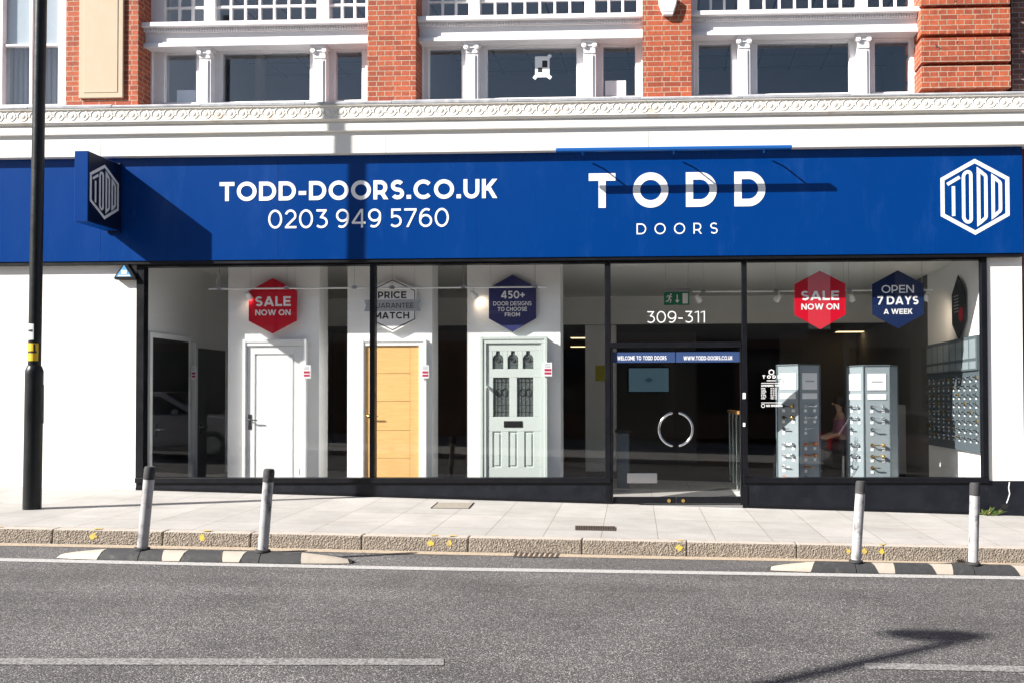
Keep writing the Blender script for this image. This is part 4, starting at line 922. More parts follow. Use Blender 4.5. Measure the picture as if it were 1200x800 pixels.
for y0_, y1_, spans, arch in rows[:2]:
    for s0, s1_ in spans:
        a0, a1, z0_, z1_ = Xs(s0), Xs(s1_), Zs(y1_), Zs(y0_)
        gp = MB().box(a0-.002, a1+.002, yl+.02, yl+.028, z0_-.002, z1_+.002).build('glazed_light', 'leaded', T)
        cm = MB(); mx = (a0+a1)/2; zq = (z0_+z1_)/2
        if arch:   # scalloped head in sage, built as corner pieces
            hd = MB(); r = (a1-a0)*.20
            for sgn, e_ in ((1, a0), (-1, a1)):
                hd.prism([(e_, z1_), (e_+sgn*(a1-a0)*.34, z1_), (e_+sgn*(a1-a0)*.30, z1_-.05), (e_+sgn*(a1-a0)*.12, z1_-.065), (e_, z1_-.10)], yl+.002, yl+.024)
            hd.build('arched_head', 'sage', gp, .004)
            cm.tube([(a0, yl+.017, zq), (mx-.02, yl+.017, zq+.03), (mx+.02, yl+.017, zq-.03), (a1, yl+.017, zq)], .004, 5)
            cm.tube([(mx+.03*math.cos(t), yl+.017, zq+.03*math.sin(t)) for t in [k*math.pi/6 for k in range(12)]], .004, 5, True)
        else:
            for q in (.25, .5, .75): cm.tube([(a0+(a1-a0)*q, yl+.017, z0_), (a0+(a1-a0)*q, yl+.017, z1_)], .003, 5)
            for q in (.12, .30, .88): cm.tube([(a0, yl+.017, z0_+(z1_-z0_)*q), (a1, yl+.017, z0_+(z1_-z0_)*q)], .003, 5)
            for q in (-.045, .045): cm.tube([(mx+q+.04*math.cos(t), yl+.016, z0_+(z1_-z0_)*.62+.055*math.sin(t)) for t in [k*math.pi/7 for k in range(14)]], .004, 5, True)
        cm.build('leading', 'lead_came', gp)
for s0, s1_ in low:
    a0, a1, z0_, z1_ = Xs(s0), Xs(s1_), Zs(547), Zs(505)
    pb = MB().box(a0-.002, a1+.002, yl+.016, yl+.03, z0_-.002, z1_+.002); pb.box(a0+.025, a1-.025, yl+.004, yl+.018, z0_+.025, z1_-.025); pb.build('panel', 'sage', T, .006)
lp = MB(); X0, X1, Z0, Z1 = RECT(590.5, 492.8, 612.3, 500.3, yl); lp.box(X0, X1, yl-.008, yl-.0005, Z0, Z1); lp.box(X0+.02, X1-.02, yl-.014, yl-.007, Z0+.02, Z1-.02); lp.build('letter_plate', 'dark_iron', T, .003)
kx, kz = W(571.8, 453.5, yl); kb = MB(); kb.sphere((kx+.012, yl-.04, kz), .027, 14, 10); kb.tube([(kx+.012, yl-.02, kz), (kx+.012, yl-.001, kz)], .02, 12); kb.build('knob', 'chrome', T, smooth=True)
# doors on the left side wall
def side_door(y0_, y1_, ztop, material, label, tagpx):
    t = thing('display_door', (xL+.03, (y0_+y1_)/2, ZF), label, 'door')
    MB().box(xL+.001, xL+.045, y0_, y1_, ZF+.004, ztop).build('leaf', material, t, .003)
    f = MB(); f.box(xL+.001, xL+.06, y0_-.07, y0_-.003, ZF+.001, ztop+.07); f.box(xL+.001, xL+.06, y1_+.003, y1_+.07, ZF+.001, ztop+.07); f.box(xL+.001, xL+.06, y0_-.003, y1_+.003, ztop+.003, ztop+.07)
    f.build('frame', 'wall_white', t, .003)
    h = MB(); zz = ZF+1.0; yy = y0_+.09; h.box(xL+.046, xL+.054, yy-.02, yy+.02, zz-.1, zz+.08); h.tube([(xL+.05, yy, zz), (xL+.10, yy, zz), (xL+.10, yy+.12, zz)], .010, 8); h.build('handle', 'chrome', t, smooth=True)
    return t
side_door(.22, 1.18, ZZ(200, 398, .7), 'black_door', 'black flush door on the side wall at the far left of the window', None)
mat('grey_door', (.13, .13, .135), .4)
side_door(1.42, 2.3, ZZ(250, 409, 1.8), 'grey_door', 'grey door on the side wall deeper in than the black one', None)
# price tags
def price_tag(x0, y0, x1, y1, Y, label):
    X0, X1, Z0, Z1 = RECT(x0, y0, x1, y1, Y)
    t = thing('price_tag', ((X0+X1)/2, Y+.02, Z0), label, 'price tag', 'price tags beside the doors')
    MB().box(X0, X1, Y, Y+.02, Z0, Z1).build('card', 'card_white', t, .002)
    h = Z1-Z0; p = MB(); p.box(X0+.012, X1-.012, Y-.0015, Y-.0002, Z0+h*.14, Z0+h*.30); p.box(X0+.012, X1-.012, Y-.0015, Y-.0002, Z0+h*.38, Z0+h*.55); p.build('red_print', 'card_red', t)
    q = MB()
    for k in (.66, .76, .86): q.box(X0+.015, X1-.02, Y-.0014, Y-.0002, Z0+h*k, Z0+h*(k+.045))
    q.build('print_line', 'ribbon_grey', t)
price_tag(355, 427.5, 364, 443, yf-.015-.02, 'white and red price tag beside the white door')
price_tag(494, 427.5, 502.8, 443, yf-.035, 'white and red price tag beside the oak door')
price_tag(637, 424.5, 647, 440.5, yf-.035, 'white and red price tag beside the sage door')
price_tag(224, 429, 230, 444, 1.1, 'narrow price tag at the far side of the black door')

# hanging six-sided signs
def hang_sign(cx, ytop, ybot, hw, yu, yl_, Y, material, label, texts, wire=True, th=.012, extra=None):
    X = XX(cx, (ytop+ybot)/2, Y); q = lambda p: ZZ(cx, p, Y); h = XX(cx+hw, 350, Y)-X
    t = thing('hanging_sign', (X, Y, q(ybot)), label, 'hanging sign', 'six-sided signs hanging in the shop window')
    MB().prism([(X, q(ytop)), (X+h, q(yu)), (X+h, q(yl_)), (X, q(ybot)), (X-h, q(yl_)), (X-h, q(yu))], Y, Y+th).build('board', material, t, .002)
    for sx in (-.92, .92): MB().tube([(X+h*sx, Y+.006, q(yu)-.01), (X+h*sx, Y+.006, ZC-.001)], .0022, 5).build('wire', 'steel', t)
    if extra: extra(t, X, h, q, Y)
    for s, x0, y0, x1, y1, wt, mt in texts: ptext('lettering', mt, t, s, x0, y0, x1, y1, Y-.0005 if mt != 'ink2' else Y, wt, .0025, .12)
    return t
LW = 'letter_white'; YS = .51
hang_sign(319.5, 326, 391, 28.2, 341, 376, YS-.04, 'red_sign', 'red six-sided sale sign above the white display door', [('SALE', 299.3, 347.5, 340.8, 359, .21, LW), ('NOW ON', 299.2, 363, 340.6, 369.7, .2, LW)])
def ribbon_sign(t, X, h, q, Y):
    o = MB(); strip(o, ribbon([(X, q(328.5)), (X+h*.93, q(341)), (X+h*.93, q(374)), (X, q(386.5)), (X-h*.93, q(374)), (X-h*.93, q(341))], .012, True), True, lambda a, b_, d: (a, Y-.0004-d*.0012, b_), 1); o.build('outline', 'ink', t)
    e_ = h*1.18; z0_, z1_ = q(364.8), q(351.5); zm_ = (z0_+z1_)/2
    MB().prism([(X-e_, z1_), (X+e_, z1_), (X+e_*.94, zm_), (X+e_, z0_), (X-e_, z0_), (X-e_*.94, zm_)], Y-.007, Y-.0022).build('ribbon', 'ribbon_grey', t)
    ptext('lettering', 'ink', t, 'GUARANTEE', 434, 355.3, 485, 361.2, Y-.0075, .12, .002, .14)
hang_sign(460, 326, 389.5, 28, 339, 375.5, YS, 'offwhite_sign', 'white six-sided price match sign with a grey ribbon across it', [('PRICE', 443, 341.8, 476.3, 349.8, .2, 'ink'), ('MATCH', 438.5, 365.8, 479.5, 373.6, .2, 'ink')], extra=ribbon_sign)
hang_sign(600.5, 322, 389, 27.7, 337.3, 373.2, YS, 'indigo_sign', 'dark indigo six-sided sign above the sage green door', [('450+', 587, 341, 615, 350, .19, LW), ('DOOR DESIGNS', 578, 353.4, 623, 358.2, .17, LW), ('TO CHOOSE', 583.2, 360, 617.5, 364.7, .2, LW), ('FROM', 591.5, 366.4, 609.3, 371, .2, LW)])
YR = .27
hang_sign(961, 317.5, 386, 30, 333, 369, YR, 'red_sign', 'red six-sided sale sign in the right window, left of the navy one', [('SALE', 939, 341, 983.3, 352, .21, LW), ('NOW ON', 939, 356, 983.3, 363, .2, LW)])
hang_sign(1052.3, 317, 385, 30.3, 333, 368.2, YR, 'navy_sign', 'navy six-sided opening days sign in the right window', [('OPEN', 1033, 334.3, 1071, 343.5, .15, LW), ('7 DAYS', 1028.2, 347, 1076.3, 357, .21, LW), ('A WEEK', 1035.5, 362, 1069.3, 368.2, .2, LW)])
# black six-sided sign on the right side wall
xs_ = xR-.05; ya_, yb2 = .66, 1.22; zq = lambda p: ZZ(1121, p, .95)
t = thing('hanging_sign', (xs_, (ya_+yb2)/2, zq(399)), 'black six-sided sign seen edge on near the right wall', 'hanging sign', 'six-sided signs hanging in the shop window')
zt_, zb_ = zq(322.5), zq(399); ymd = (ya_+yb2)/2
bd = MB(); pts = [(ymd, zt_), (yb2, zt_-.25), (yb2, zb_+.25), (ymd, zb_), (ya_, zb_+.25), (ya_, zt_-.25)]
bd.prism_x(pts, xs_, xs_+.012); bd.build('board', 'ink', t, .002)
rd = MB(); rd.prism_x([(ymd-.12+.10*math.cos(k*math.pi/8), zb_+.36+.10*math.sin(k*math.pi/8)) for k in range(16)], xs_-.003, xs_-.0005); rd.build('red_roundel', 'red_sign', t)
ln = MB()
for k in range(6): ln.box(xs_-.002, xs_-.0004, ymd-.02, ymd+.2-.02*(k % 3), zt_-.30-k*.045, zt_-.285-k*.045)
ln.build('print_line', 'ribbon_grey', t)

# ---- track lighting
def track(px0, px1, Y, py, label, spots):
    X0, X1 = XX(px0, py, Y), XX(px1, py, Y); z = ZZ((px0+px1)/2, py, Y)
    t = thing('track_light', ((X0+X1)/2, Y, z), label, 'track light', 'spotlight tracks inside the window')
    MB().tube([(X0, Y, z), (X1, Y, z)], .012, 10).build('track', 'alarm_white', t, smooth=True)
    n = max(2, int((X1-X0)/1.1)+1)
    for i in range(n): q = X0+.15+(X1-X0-.3)*i/(n-1); MB().tube([(q, Y, z), (q, Y, ZC-.001)], .003, 6).box(q-.03, q+.03, Y-.02, Y+.02, z-.015, z+.03).build('hanger', 'steel', t)
    for px, tilt, lit in spots:
        q = XX(px, py, Y); s = MB(); s.tube([(q, Y, z-.012), (q, Y, z-.06)], .008, 8)
        d_ = Vector((math.sin(tilt), .75, -.55)).normalized(); c_ = Vector((q, Y, z-.10)); s.tube([c_-d_*.06, c_-d_*.02, c_+d_*.05, c_+d_*.055], [.02, .036, .05, .043], 16)
        sp_ = s.build('spotlight', 'alarm_white', t, smooth=True)
        if lit:
            ld_ = bpy.data.lights.new('spot', 'SPOT'); ld_.energy = lit; ld_.color = (1, .80, .58); ld_.spot_size = R_(120); ld_.spot_blend = .9; ld_.shadow_soft_size = .035
            lo_ = bpy.data.objects.new('spot', ld_); COL.objects.link(lo_); lo_.parent = sp_; lo_.location = c_+d_*.07-world_loc(sp_); lo_.rotation_euler = d_.to_track_quat('-Z', 'Y').to_euler()
        if lit: MB().tube([c_+d_*.052, c_+d_*.0565], .038, 14).build('lamp', 'lamp_white', sp_)
    return t
track(245, 428, .40, 338, 'white spotlight track in front of the red sign at the left', [(291, -.1, 1.0)])
track(447, 640, .40, 337, 'white spotlight track across the oak and sage door displays', [(555, .4, 1.0)])
track(812, 1093, 1.15, 341, 'long white spotlight track running behind the right window signs', [(818, .5, 4), (912, -.4, 4), (998, .3, 4), (1086, .3, 6)])
# flex hanging beside the first track
fx = thing('hanging_flex', (XX(255, 325, .4), .40, ZZ(255, 337, .4)), 'short wavy white flex running up from the left spotlight track', 'cable')
q = XX(255, 325, .4); z0_ = ZZ(255, 336, .4); MB().tube([(q, .40, z0_+.016), (q-.02, .40, z0_+.08), (q+.02, .40, z0_+.14), (q-.01, .40, z0_+.2), (q+.02, .42, ZC-.001)], .004, 6).build('cable', 'alarm_white', fx, smooth=True)
# emergency exit sign
Ye = 1.3; X0, X1, Z0, Z1 = RECT(778, 342.3, 807.5, 357.5, Ye)
t = thing('exit_sign', ((X0+X1)/2, Ye, Z0), 'green emergency exit sign with running figure hanging above the entrance', 'exit sign')
MB().box(X0-.01, X1+.02, Ye-.05, Ye+.06, Z1+.002, Z1+.045).build('housing', 'steel', t, .005)
MB().box(X0, X1, Ye-.006, Ye+.006, Z0, Z1).build('panel', 'exit_green', t, .002)
p = MB(); H = Z1-Z0; yq = lambda x, z, d: (x, Ye-.0065-d*.0015, z); cx_ = X0+(X1-X0)*.22; cz_ = (Z0+Z1)/2; k = H*.01
def stk(pts, wd_): strip(p, ribbon([(cx_+a*k, cz_+b_*k) for a, b_ in pts], wd_*k, False), False, yq, 1)
p.prism([(cx_+(11+7*math.cos(a))*k, cz_+(31+7*math.sin(a))*k) for a in [j_*math.pi/5 for j_ in range(10)]], Ye-.0085, Ye-.006)
stk([(5, 22), (-2, -2)], 13); stk([(-2, -4), (12, -12), (6, -34)], 8); stk([(-4, -4), (-12, -22), (-28, -22)], 8); stk([(6, 20), (20, 8)], 6); stk([(2, 20), (-14, 20), (-20, 6)], 6)
ax = X0+(X1-X0)*.53; p.box(ax-.008, ax+.008, Ye-.0082, Ye-.006, cz_-.03, cz_+.055); p.prism([(ax, cz_-.07), (ax+.035, cz_-.025), (ax-.035, cz_-.025)], Ye-.0086, Ye-.006)
p.box(X0+(X1-X0)*.74, X1-(X1-X0)*.05, Ye-.0085, Ye-.006, Z0+.02, Z1-.02); p.build('pictogram', 'letter_white', t)
for q in (X0+.02, X1-.02): MB().tube([(q, Ye, Z1+.044), (q+.01, Ye, ZC-.001)], .003, 6).build('wire', 'steel', t)

# ---- deeper in the shop
def flat_lamp(x0, y0, x1, y1, Y, label):
    X0, X1, Z0, Z1 = RECT(x0, y0, x1, y1, Y); t = thing('ceiling_light', ((X0+X1)/2, Y, ZBK), label, 'ceiling light', 'lit panels in the rear ceiling')
    MB().box(X0, X1, Y-.02, Y+.30, ZBK-.03, ZBK-.001).build('housing', 'room_black', t); MB().box(X0+.01, X1-.01, Y, Y+.28, ZBK-.036, ZBK-.0305).build('diffuser', 'lamp_warm', t)
flat_lamp(779, 393, 812, 396, 8.8, 'warm lit ceiling panel above the entrance doors'); flat_lamp(981, 395, 1014, 398, 7.2, 'warm lit ceiling panel below the red sign in the right window, nearer one')
flat_lamp(979, 401, 1011, 404, 9.4, 'warm lit ceiling panel below the red sign in the right window, farther one'); flat_lamp(668, 406, 687, 409, 8.6, 'warm lit ceiling panel left of the entrance frame')
flat_lamp(668, 425, 690, 427, 12.0, 'warm lit ceiling panel deepest behind the pale wall beside the entrance')
X0, X1, Z0, Z1 = RECT(737, 431, 783.5, 458.5, 7.5)
t = thing('wall_screen', ((X0+X1)/2, 7.6, Z0), 'lit pale blue wall screen seen through the left entrance door', 'screen')
MB().box(X0-.02, X1+.02, 7.5, 7.56, Z0-.02, Z1+.02).build('bezel', 'room_black', t, .005); MB().box(X0, X1, 7.495, 7.4995, Z0, Z1).build('display', 'screen', t)
mk = MB(); mk.prism(hexpts((X0+X1)/2, (Z0+Z1)/2, .055, .06, .03), 7.491, 7.4945); mk.box((X0+X1)/2-.10, (X0+X1)/2+.10, 7.491, 7.4945, (Z0+Z1)/2-.01, (Z0+Z1)/2+.012); mk.build('display_mark', 'screen_mark', t)
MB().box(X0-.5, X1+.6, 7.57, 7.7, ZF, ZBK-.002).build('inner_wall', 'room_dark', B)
# pedestal bin beside the doors
X0, X1, Z0, Z1 = RECT(723, 507, 737, 545, 1.6)
t = thing('pedestal_bin', ((X0+X1)/2, 1.75, ZF), 'slim grey pedestal bin with black lid just inside the left door', 'bin')
MB().box(X0, X1, 1.6, 1.85, ZF+.02, Z1).build('body', 'stand_dark', t, .01); MB().box(X0-.03, X1+.03, 1.58, 1.87, Z1+.001, Z1+.05).build('lid', 'room_black', t, .01); MB().box(X0-.02, X1+.02, 1.585, 1.865, ZF+.001, ZF+.03).build('foot', 'room_black', t, .005)
# glass balustrade with timber rail
t = thing('glass_balustrade', (XX(858, 520, 2.2), 2.4, ZF), 'glass balustrade with timber rail behind the right entrance door', 'balustrade')
xb_ = XX(868, 500, 1.2); zr = ZZ(868, 483, 1.2)
for k in range(4):
    y_ = 1.2+k*.75; MB().tube([(xb_, y_, ZF), (xb_, y_, zr-.03)], .018, 10).build('post', 'chrome', t, smooth=True)
    if k < 3: MB().box(xb_-.006, xb_+.006, y_+.05, y_+.70, ZF+.08, zr-.08).build('glass_panel', 'balustrade_glass', t)
MB().box(xb_-.035, xb_+.035, 1.1, 3.55, zr-.03, zr+.02).build('rail', 'timber_rail', t, .01)
X0, X1, Z0, Z1 = RECT(698, 428, 709, 446, 5.58)
tag(MB().box(X0, X1, 5.585, 5.598, Z0, Z1).build('poster', 'poster_yellow', origin=((X0+X1)/2, 5.6, Z0)), 'small yellow notice on the pale inner wall left of the entrance', 'poster')
# white cabinet behind the second stand
X0, X1, Z0, Z1 = RECT(1052, 474, 1080, 546, 4.0); t = thing('cabinet', ((X0+X1)/2, 4.3, ZF), 'plain pale cabinet in the shade right of the grey handle stands', 'cabinet')
mat('cabinet_grey', (.38, .39, .40), .5)
MB().box(X0, X1, 4.0, 4.6, ZF+.08, Z1).build('carcass', 'cabinet_grey', t, .006); MB().box(X0+.01, X1-.01, 3.98, 3.999, ZF+.09, Z1-.03).build('door', 'cabinet_grey', t, .004); MB().box(X0+.03, X1-.03, 4.03, 4.55, ZF, ZF+.079).build('plinth', 'room_black', t)

# ---- hexagonal handle stands
def lever_mesh(material, key):
    m_ = MB(); m_.tube([(0, 0, 0), (0, -.008, 0)], .024, 12); m_.tube([(0, -.006, 0), (0, -.045, 0), (.02, -.05, 0), (.105, -.048, -.003)], [.009, .009, .009, .007], 8)
    o = m_.build('display_handle', material, smooth=True); me = o.data; bpy.data.objects.remove(o); return me
def knob_mesh(material):
    m_ = MB(); m_.tube([(0, 0, 0), (0, -.008, 0)], .024, 12); m_.sphere((0, -.035, 0), .024, 12, 8)
    o = m_.build('display_handle', material, smooth=True); me = o.data; bpy.data.objects.remove(o); return me
def tag_mesh():
    m_ = MB().box(-.022, .022, -.004, 0, -.02, .02); o = m_.build('handle_tag', 'card_white'); me = o.data; bpy.data.objects.remove(o); return me
LV = {k: lever_mesh(k, k) for k in ('chrome', 'brass', 'copper', 'dark_iron')}; KN = {k: knob_mesh(k) for k in ('chrome', 'copper', 'brass')}; TG = tag_mesh()
def put(me, parent, loc, rz, name):
    o = bpy.data.objects.new(name, me); COL.objects.link(o); o.parent = parent; o.location = Vector(loc)-world_loc(parent); o.rotation_euler.z = rz; return o
def hex_stand(px, ytop, Yc, rot, r, label, finish):
    yk = Yc-r*math.cos(R_(rot)); x = XX(px, 490, yk)-r*math.sin(R_(rot)); ztop = ZZ(px, ytop, yk); c_ = Vector((x, Yc, ZF))
    t = thing('handle_stand', c_, label, 'display stand', 'grey handle display stands in the right window')
    ang = [R_(-90+rot+60*i) for i in range(6)]; P = [(x+r*math.cos(a), Yc+r*math.sin(a)) for a in ang]
    MB().prism_z(P, ZF+.001, ztop).build('column', 'stand_grey', t, .004)
    MB().prism_z([(x+(r+.012)*math.cos(a), Yc+(r+.012)*math.sin(a)) for a in ang], ztop+.001, ztop+.02).build('top_cap', 'stand_dark', t, .004)
    for q in P: MB().tube([(q[0], q[1], ZF+.002), (q[0], q[1], ztop-.001)], .011, 8).build('corner_trim', 'stand_dark', t, smooth=True)
    for i in (5, 0):          # the two faces turned to the street
        a, b = Vector((*P[i], 0)), Vector((*P[(i+1) % 6], 0)); u = (b-a).normalized(); n = Vector((u.y, -u.x, 0)); rz = math.atan2(u.y, u.x); mid = (a+b)/2; Lw = (b-a).length
        def fbox(u0, u1, z0_, z1_, d0, d1):
            m_ = MB(); m_.box(u0, u1, -d1, -d0, z0_, z1_); ca, sa = math.cos(rz), math.sin(rz)
            return m_.xform(lambda v_: Vector((mid.x+v_.x*ca-v_.y*sa, mid.y+v_.x*sa+v_.y*ca, v_.z)))
        fbox(-Lw*.36, Lw*.36, ztop-.33, ztop-.10, .002, .008).build('sign_card', 'card_white', t, .001)
        fbox(-Lw*.20, Lw*.22, ztop-.225, ztop-.205, .0085, .0095).build('print_line', 'ribbon_grey', t)
        fbox(-Lw*.36, Lw*.36, ztop-.46, ztop-.38, .002, .008).build('sign_card', 'card_white', t, .001)
        for k in range(7):
            zz = ztop-.56-k*.155-(.06 if k > 2 else 0)
            fin = finish[min(k // 3, 2)] if i == 5 else finish[(min(k // 3, 2)+1) % 3]
            lv = put(LV[fin], t, mid+u*(-Lw*.20)+n*.001+Vector((0, 0, zz)), rz, 'display_handle')
            put(TG, t, mid+u*(-Lw*.20)+n*.002+Vector((0, 0, zz-.062)), rz, 'handle_tag')
            if k in (0, 1, 3, 4): put(KN['copper' if fin == 'copper' else 'chrome' if fin == 'chrome' else 'brass'], t, mid+u*(Lw*.22)+n*.001+Vector((0, 0, zz)), rz, 'display_handle'); put(TG, t, mid+u*(Lw*.24)+n*.002+Vector((0, 0, zz-.062)), rz, 'handle_tag')
    return t
hex_stand(936.5, 428, .86, -5.4, .338, 'grey six-sided handle stand nearer the entrance, with copper levers low down', ('dark_iron', 'chrome', 'copper'))
hex_stand(1012.5, 429, .86, -31, .355, 'grey six-sided handle stand farther from the entrance, nearer the side wall', ('chrome', 'chrome', 'brass'))
# handle board along the right side wall
xh = xR-.03
t = thing('handle_board', (xh, 1.2, ZZ(1120, 520, 1)), 'dark board crowded with door handles on the right side wall', 'display board')
zt_, zm_, zb_ = ZZ(1151, 392, .06), ZZ(1151, 433, .06), ZZ(1151, 531, .06)
y0_, y1_ = .12, 2.45
MB().box(xh-.02, xh+.028, y0_, y1_, zb_, zm_-.002).build('board', 'stand_dark', t, .003)
MB().box(xh-.045, xh+.028, y0_, y1_, zm_, zt_).build('header', 'stand_dark', t, .003)
cd = MB(); n = 8
for i in range(n):
    q = y0_+.04+(y1_-y0_-.06)*i/n; cd.box(xh-.049, xh-.046, q, q+(y1_-y0_)/n-.05, zt_-.30, zt_-.05); cd.box(xh-.049, xh-.046, q, q+(y1_-y0_)/n-.05, zt_-.44, zt_-.34)
cd.build('header_card', 'stand_grey', t)
for i in range(10):
    for k in range(8):
        yy = y0_+.10+(y1_-y0_-.2)*i/9.; zz = zm_-.09-k*.118
        put(LV['chrome' if (i+k) % 5 else 'brass'], t, (xh-.021, yy, zz), R_(-90), 'display_handle')
tg = MB()
for i in range(10):
    for k in range(8): yy = y0_+.10+(y1_-y0_-.2)*i/9.; zz = zm_-.14-k*.118; tg.box(xh-.025, xh-.0205, yy-.025, yy+.025, zz-.016, zz+.016)
tg.build('handle_tags', 'card_white', t)['kind'] = 'stuff'

# ---- a seated person in a pink shirt, half hidden between the stands
def skin_mesh(name, pts, edges, material, parent, root=0, lv=2):
    me = bpy.data.meshes.new(name); base = world_loc(parent) if parent else Vector((0, 0, 0))
    me.from_pydata([tuple(Vector(p[:3])-base) for p in pts], edges, []); o = bpy.data.objects.new(name, me); COL.objects.link(o)
    if parent: o.parent = parent
    o.modifiers.new('skin', 'SKIN'); sv = me.skin_vertices[0].data
    for i, p in enumerate(pts): sv[i].radius = (p[3], p[3]*(p[4] if len(p) > 4 else 1)); sv[i].use_root = i == root
    s_ = o.modifiers.new('sub', 'SUBSURF'); s_.levels = lv; s_.render_levels = lv
    dg = bpy.context.evaluated_depsgraph_get(); em = bpy.data.meshes.new_from_object(o.evaluated_get(dg)); em.materials.clear(); em.materials.append(M[material])
    for p in em.polygons: p.use_smooth = True
    o.modifiers.clear(); o.data = em; return o
Yp = 3.6; px_, hz = XX(985, 472, Yp), ZZ(985, 472, Yp)
sc_ = 1.0; hip = Vector((px_+.05, Yp+.05, hz-.72))
P_ = lambda dx, dy, dz, r, k=1: (hip.x+dx, hip.y+dy, hip.z+dz, r, k)
body = [P_(0, 0, 0, .125), P_(-.01, 0, .18, .12), P_(-.03, 0, .36, .13), P_(-.05, 0, .47, .11), P_(-.055, 0, .55, .05), P_(-.065, 0, .63, .055), P_(-.075, 0, .71, .088), P_(-.075, 0, .79, .085), P_(-.07, 0, .83, .05),
        P_(-.05, -.19, .45, .055), P_(-.10, -.23, .20, .043), P_(-.33, -.17, .13, .034), P_(-.42, -.15, .14, .03), P_(-.05, .19, .45, .055), P_(-.10, .23, .20, .043), P_(-.33, .17, .13, .034), P_(-.42, .15, .14, .03),
        P_(-.05, -.10, -.03, .085), P_(-.42, -.11, .0, .065), P_(-.40, -.11, -.44, .04), P_(-.53, -.12, -.47, .035), P_(-.05, .10, -.03, .085), P_(-.42, .11, .0, .065), P_(-.40, .11, -.44, .04), P_(-.53, .12, -.47, .035)]
ed_ = [(0, 1), (1, 2), (2, 3), (3, 4), (4, 5), (5, 6), (6, 7), (7, 8), (3, 9), (9, 10), (10, 11), (11, 12), (3, 13), (13, 14), (14, 15), (15, 16), (0, 17), (17, 18), (18, 19), (19, 20), (0, 21), (21, 22), (22, 23), (23, 24)]
PT = thing('person', (hip.x, hip.y, ZF), 'seated person in a pink shirt with dark hair between the grey stands', 'person')
skin_mesh('body', body, ed_, 'person_skin', PT)
sh_ = [0, 1, 2, 3, 9, 10, 13, 14]; idx = {q: i for i, q in enumerate(sh_)}
skin_mesh('shirt', [tuple(body[q][:3])+(body[q][3]+.014,) for q in sh_], [(idx[a], idx[b]) for a, b in ed_ if a in idx and b in idx], 'shirt_pink', PT)
tr_ = [0, 17, 18, 19, 21, 22, 23]; idx = {q: i for i, q in enumerate(tr_)}
skin_mesh('trousers', [tuple(body[q][:3])+(body[q][3]+.013,) for q in tr_], [(idx[a], idx[b]) for a, b in ed_ if a in idx and b in idx], 'trousers', PT)
hc_ = Vector(body[6][:3]); hr = MB(); hr.sphere((hc_.x+.025, hc_.y, hc_.z+.055), .115, 16, 10, (1, .9, 1)); hr.build('hair', 'hair_dark', PT, smooth=True)
fc = MB(); fc.sphere((hc_.x-.098, hc_.y, hc_.z), .018, 8, 6, (1, .7, 1.3)); fc.build('nose', 'person_skin', PT, smooth=True)
for s_ in (-.035, .035): MB().sphere((hc_.x-.082, hc_.y+s_, hc_.z+.03), .010, 8, 6).build('eye', 'hair_dark', PT)
CH = thing('stool', (hip.x+.02, hip.y, ZF), 'dark round stool under the seated person in pink', 'stool')
zs_ = hip.z-.13; MB().tube([(hip.x+.0, hip.y, zs_-.05), (hip.x, hip.y, zs_)], .19, 24).build('seat', 'room_black', CH, .01); MB().tube([(hip.x, hip.y, ZF+.03), (hip.x, hip.y, zs_-.051)], .03, 12).build('stem', 'steel', CH, smooth=True); MB().tube([(hip.x, hip.y, ZF), (hip.x, hip.y, ZF+.03)], .2, 24).build('foot', 'steel', CH)

# ================================================================== STREET FURNITURE
def lamp_column(base, h, lean, head_dir, arm, label, lan=None, k_=1.0):
    t = thing('lamp_post', base, label, 'lamp post', None)
    b = Vector(base); x, y, z = b
    k = lambda q: (x+lean*(q/6.6), y, z+q)
    hs = 1.55
    MB().tube([k(-.25), k(.001), k(hs), k(hs+.04), k(hs+.09), k(hs+.10)], [.0935, .0935, .0925, .092, .075, .066], 28).build('base_section', 'column_black', t, smooth=True)
    MB().tube([k(hs+.1005), k(h*.6), k(h)], [.0665, .064, .0615], 28).build('shaft', 'column_black', t, smooth=True)
    tx = Vector(k(h)); d = Vector(head_dir).normalized()
    if not arm:
        MB().tube([tx+Vector((0, 0, .0005)), tx+Vector((0, 0, .03)), tx+Vector((0, 0, .05))], [.066, .066, .03], 20).build('cap', 'column_black', t, smooth=True); return t
    p = [tx-Vector((0, 0, .2)), tx+Vector((0, 0, .10)), tx+d*.12+Vector((0, 0, .22)), tx+d*arm*.6+Vector((0, 0, .26)), tx+d*arm+Vector((0, 0, .28))]
    MB().tube(p, [.058*k_, .05*k_, .042*k_, .036*k_, .034*k_], 16).build('arm', 'column_black', t, smooth=True)
    e_ = p[-1]; d = Vector(lan) if lan else d; s_ = Vector((-d.y, d.x, 0)); hd = MB()
    vs = []
    for q, wd_, zt2, zb2 in ((-.06, .05, .03, -.04), (.10, .15, .07, -.05), (.42, .16, .06, -.05), (.62, .09, .03, -.03)):
        c_ = e_+d*q; vs += [c_-s_*wd_+Vector((0, 0, zb2)), c_+s_*wd_+Vector((0, 0, zb2)), c_+s_*wd_*.6+Vector((0, 0, zt2)), c_-s_*wd_*.6+Vector((0, 0, zt2))]
    fs = [(0, 1, 2, 3), (15, 14, 13, 12)]+[(4*i+j_, 4*i+(j_+1) % 4, 4*i+4+(j_+1) % 4, 4*i+4+j_) for i in range(3) for j_ in range(4)]
    hd.add(vs, fs).build('lantern', 'column_black', t, .012)
    return t
lb = G(37.6, 595.5); LT = lamp_column((lb.x, lb.y, gz(lb.x, 0, lb.y)), 7.55, .06, (.15, -1, 0), 0, 'black street lamp column on the pavement at the left edge')
dr = MB(); a0 = [R_(q) for q in range(-52, 30, 8)]
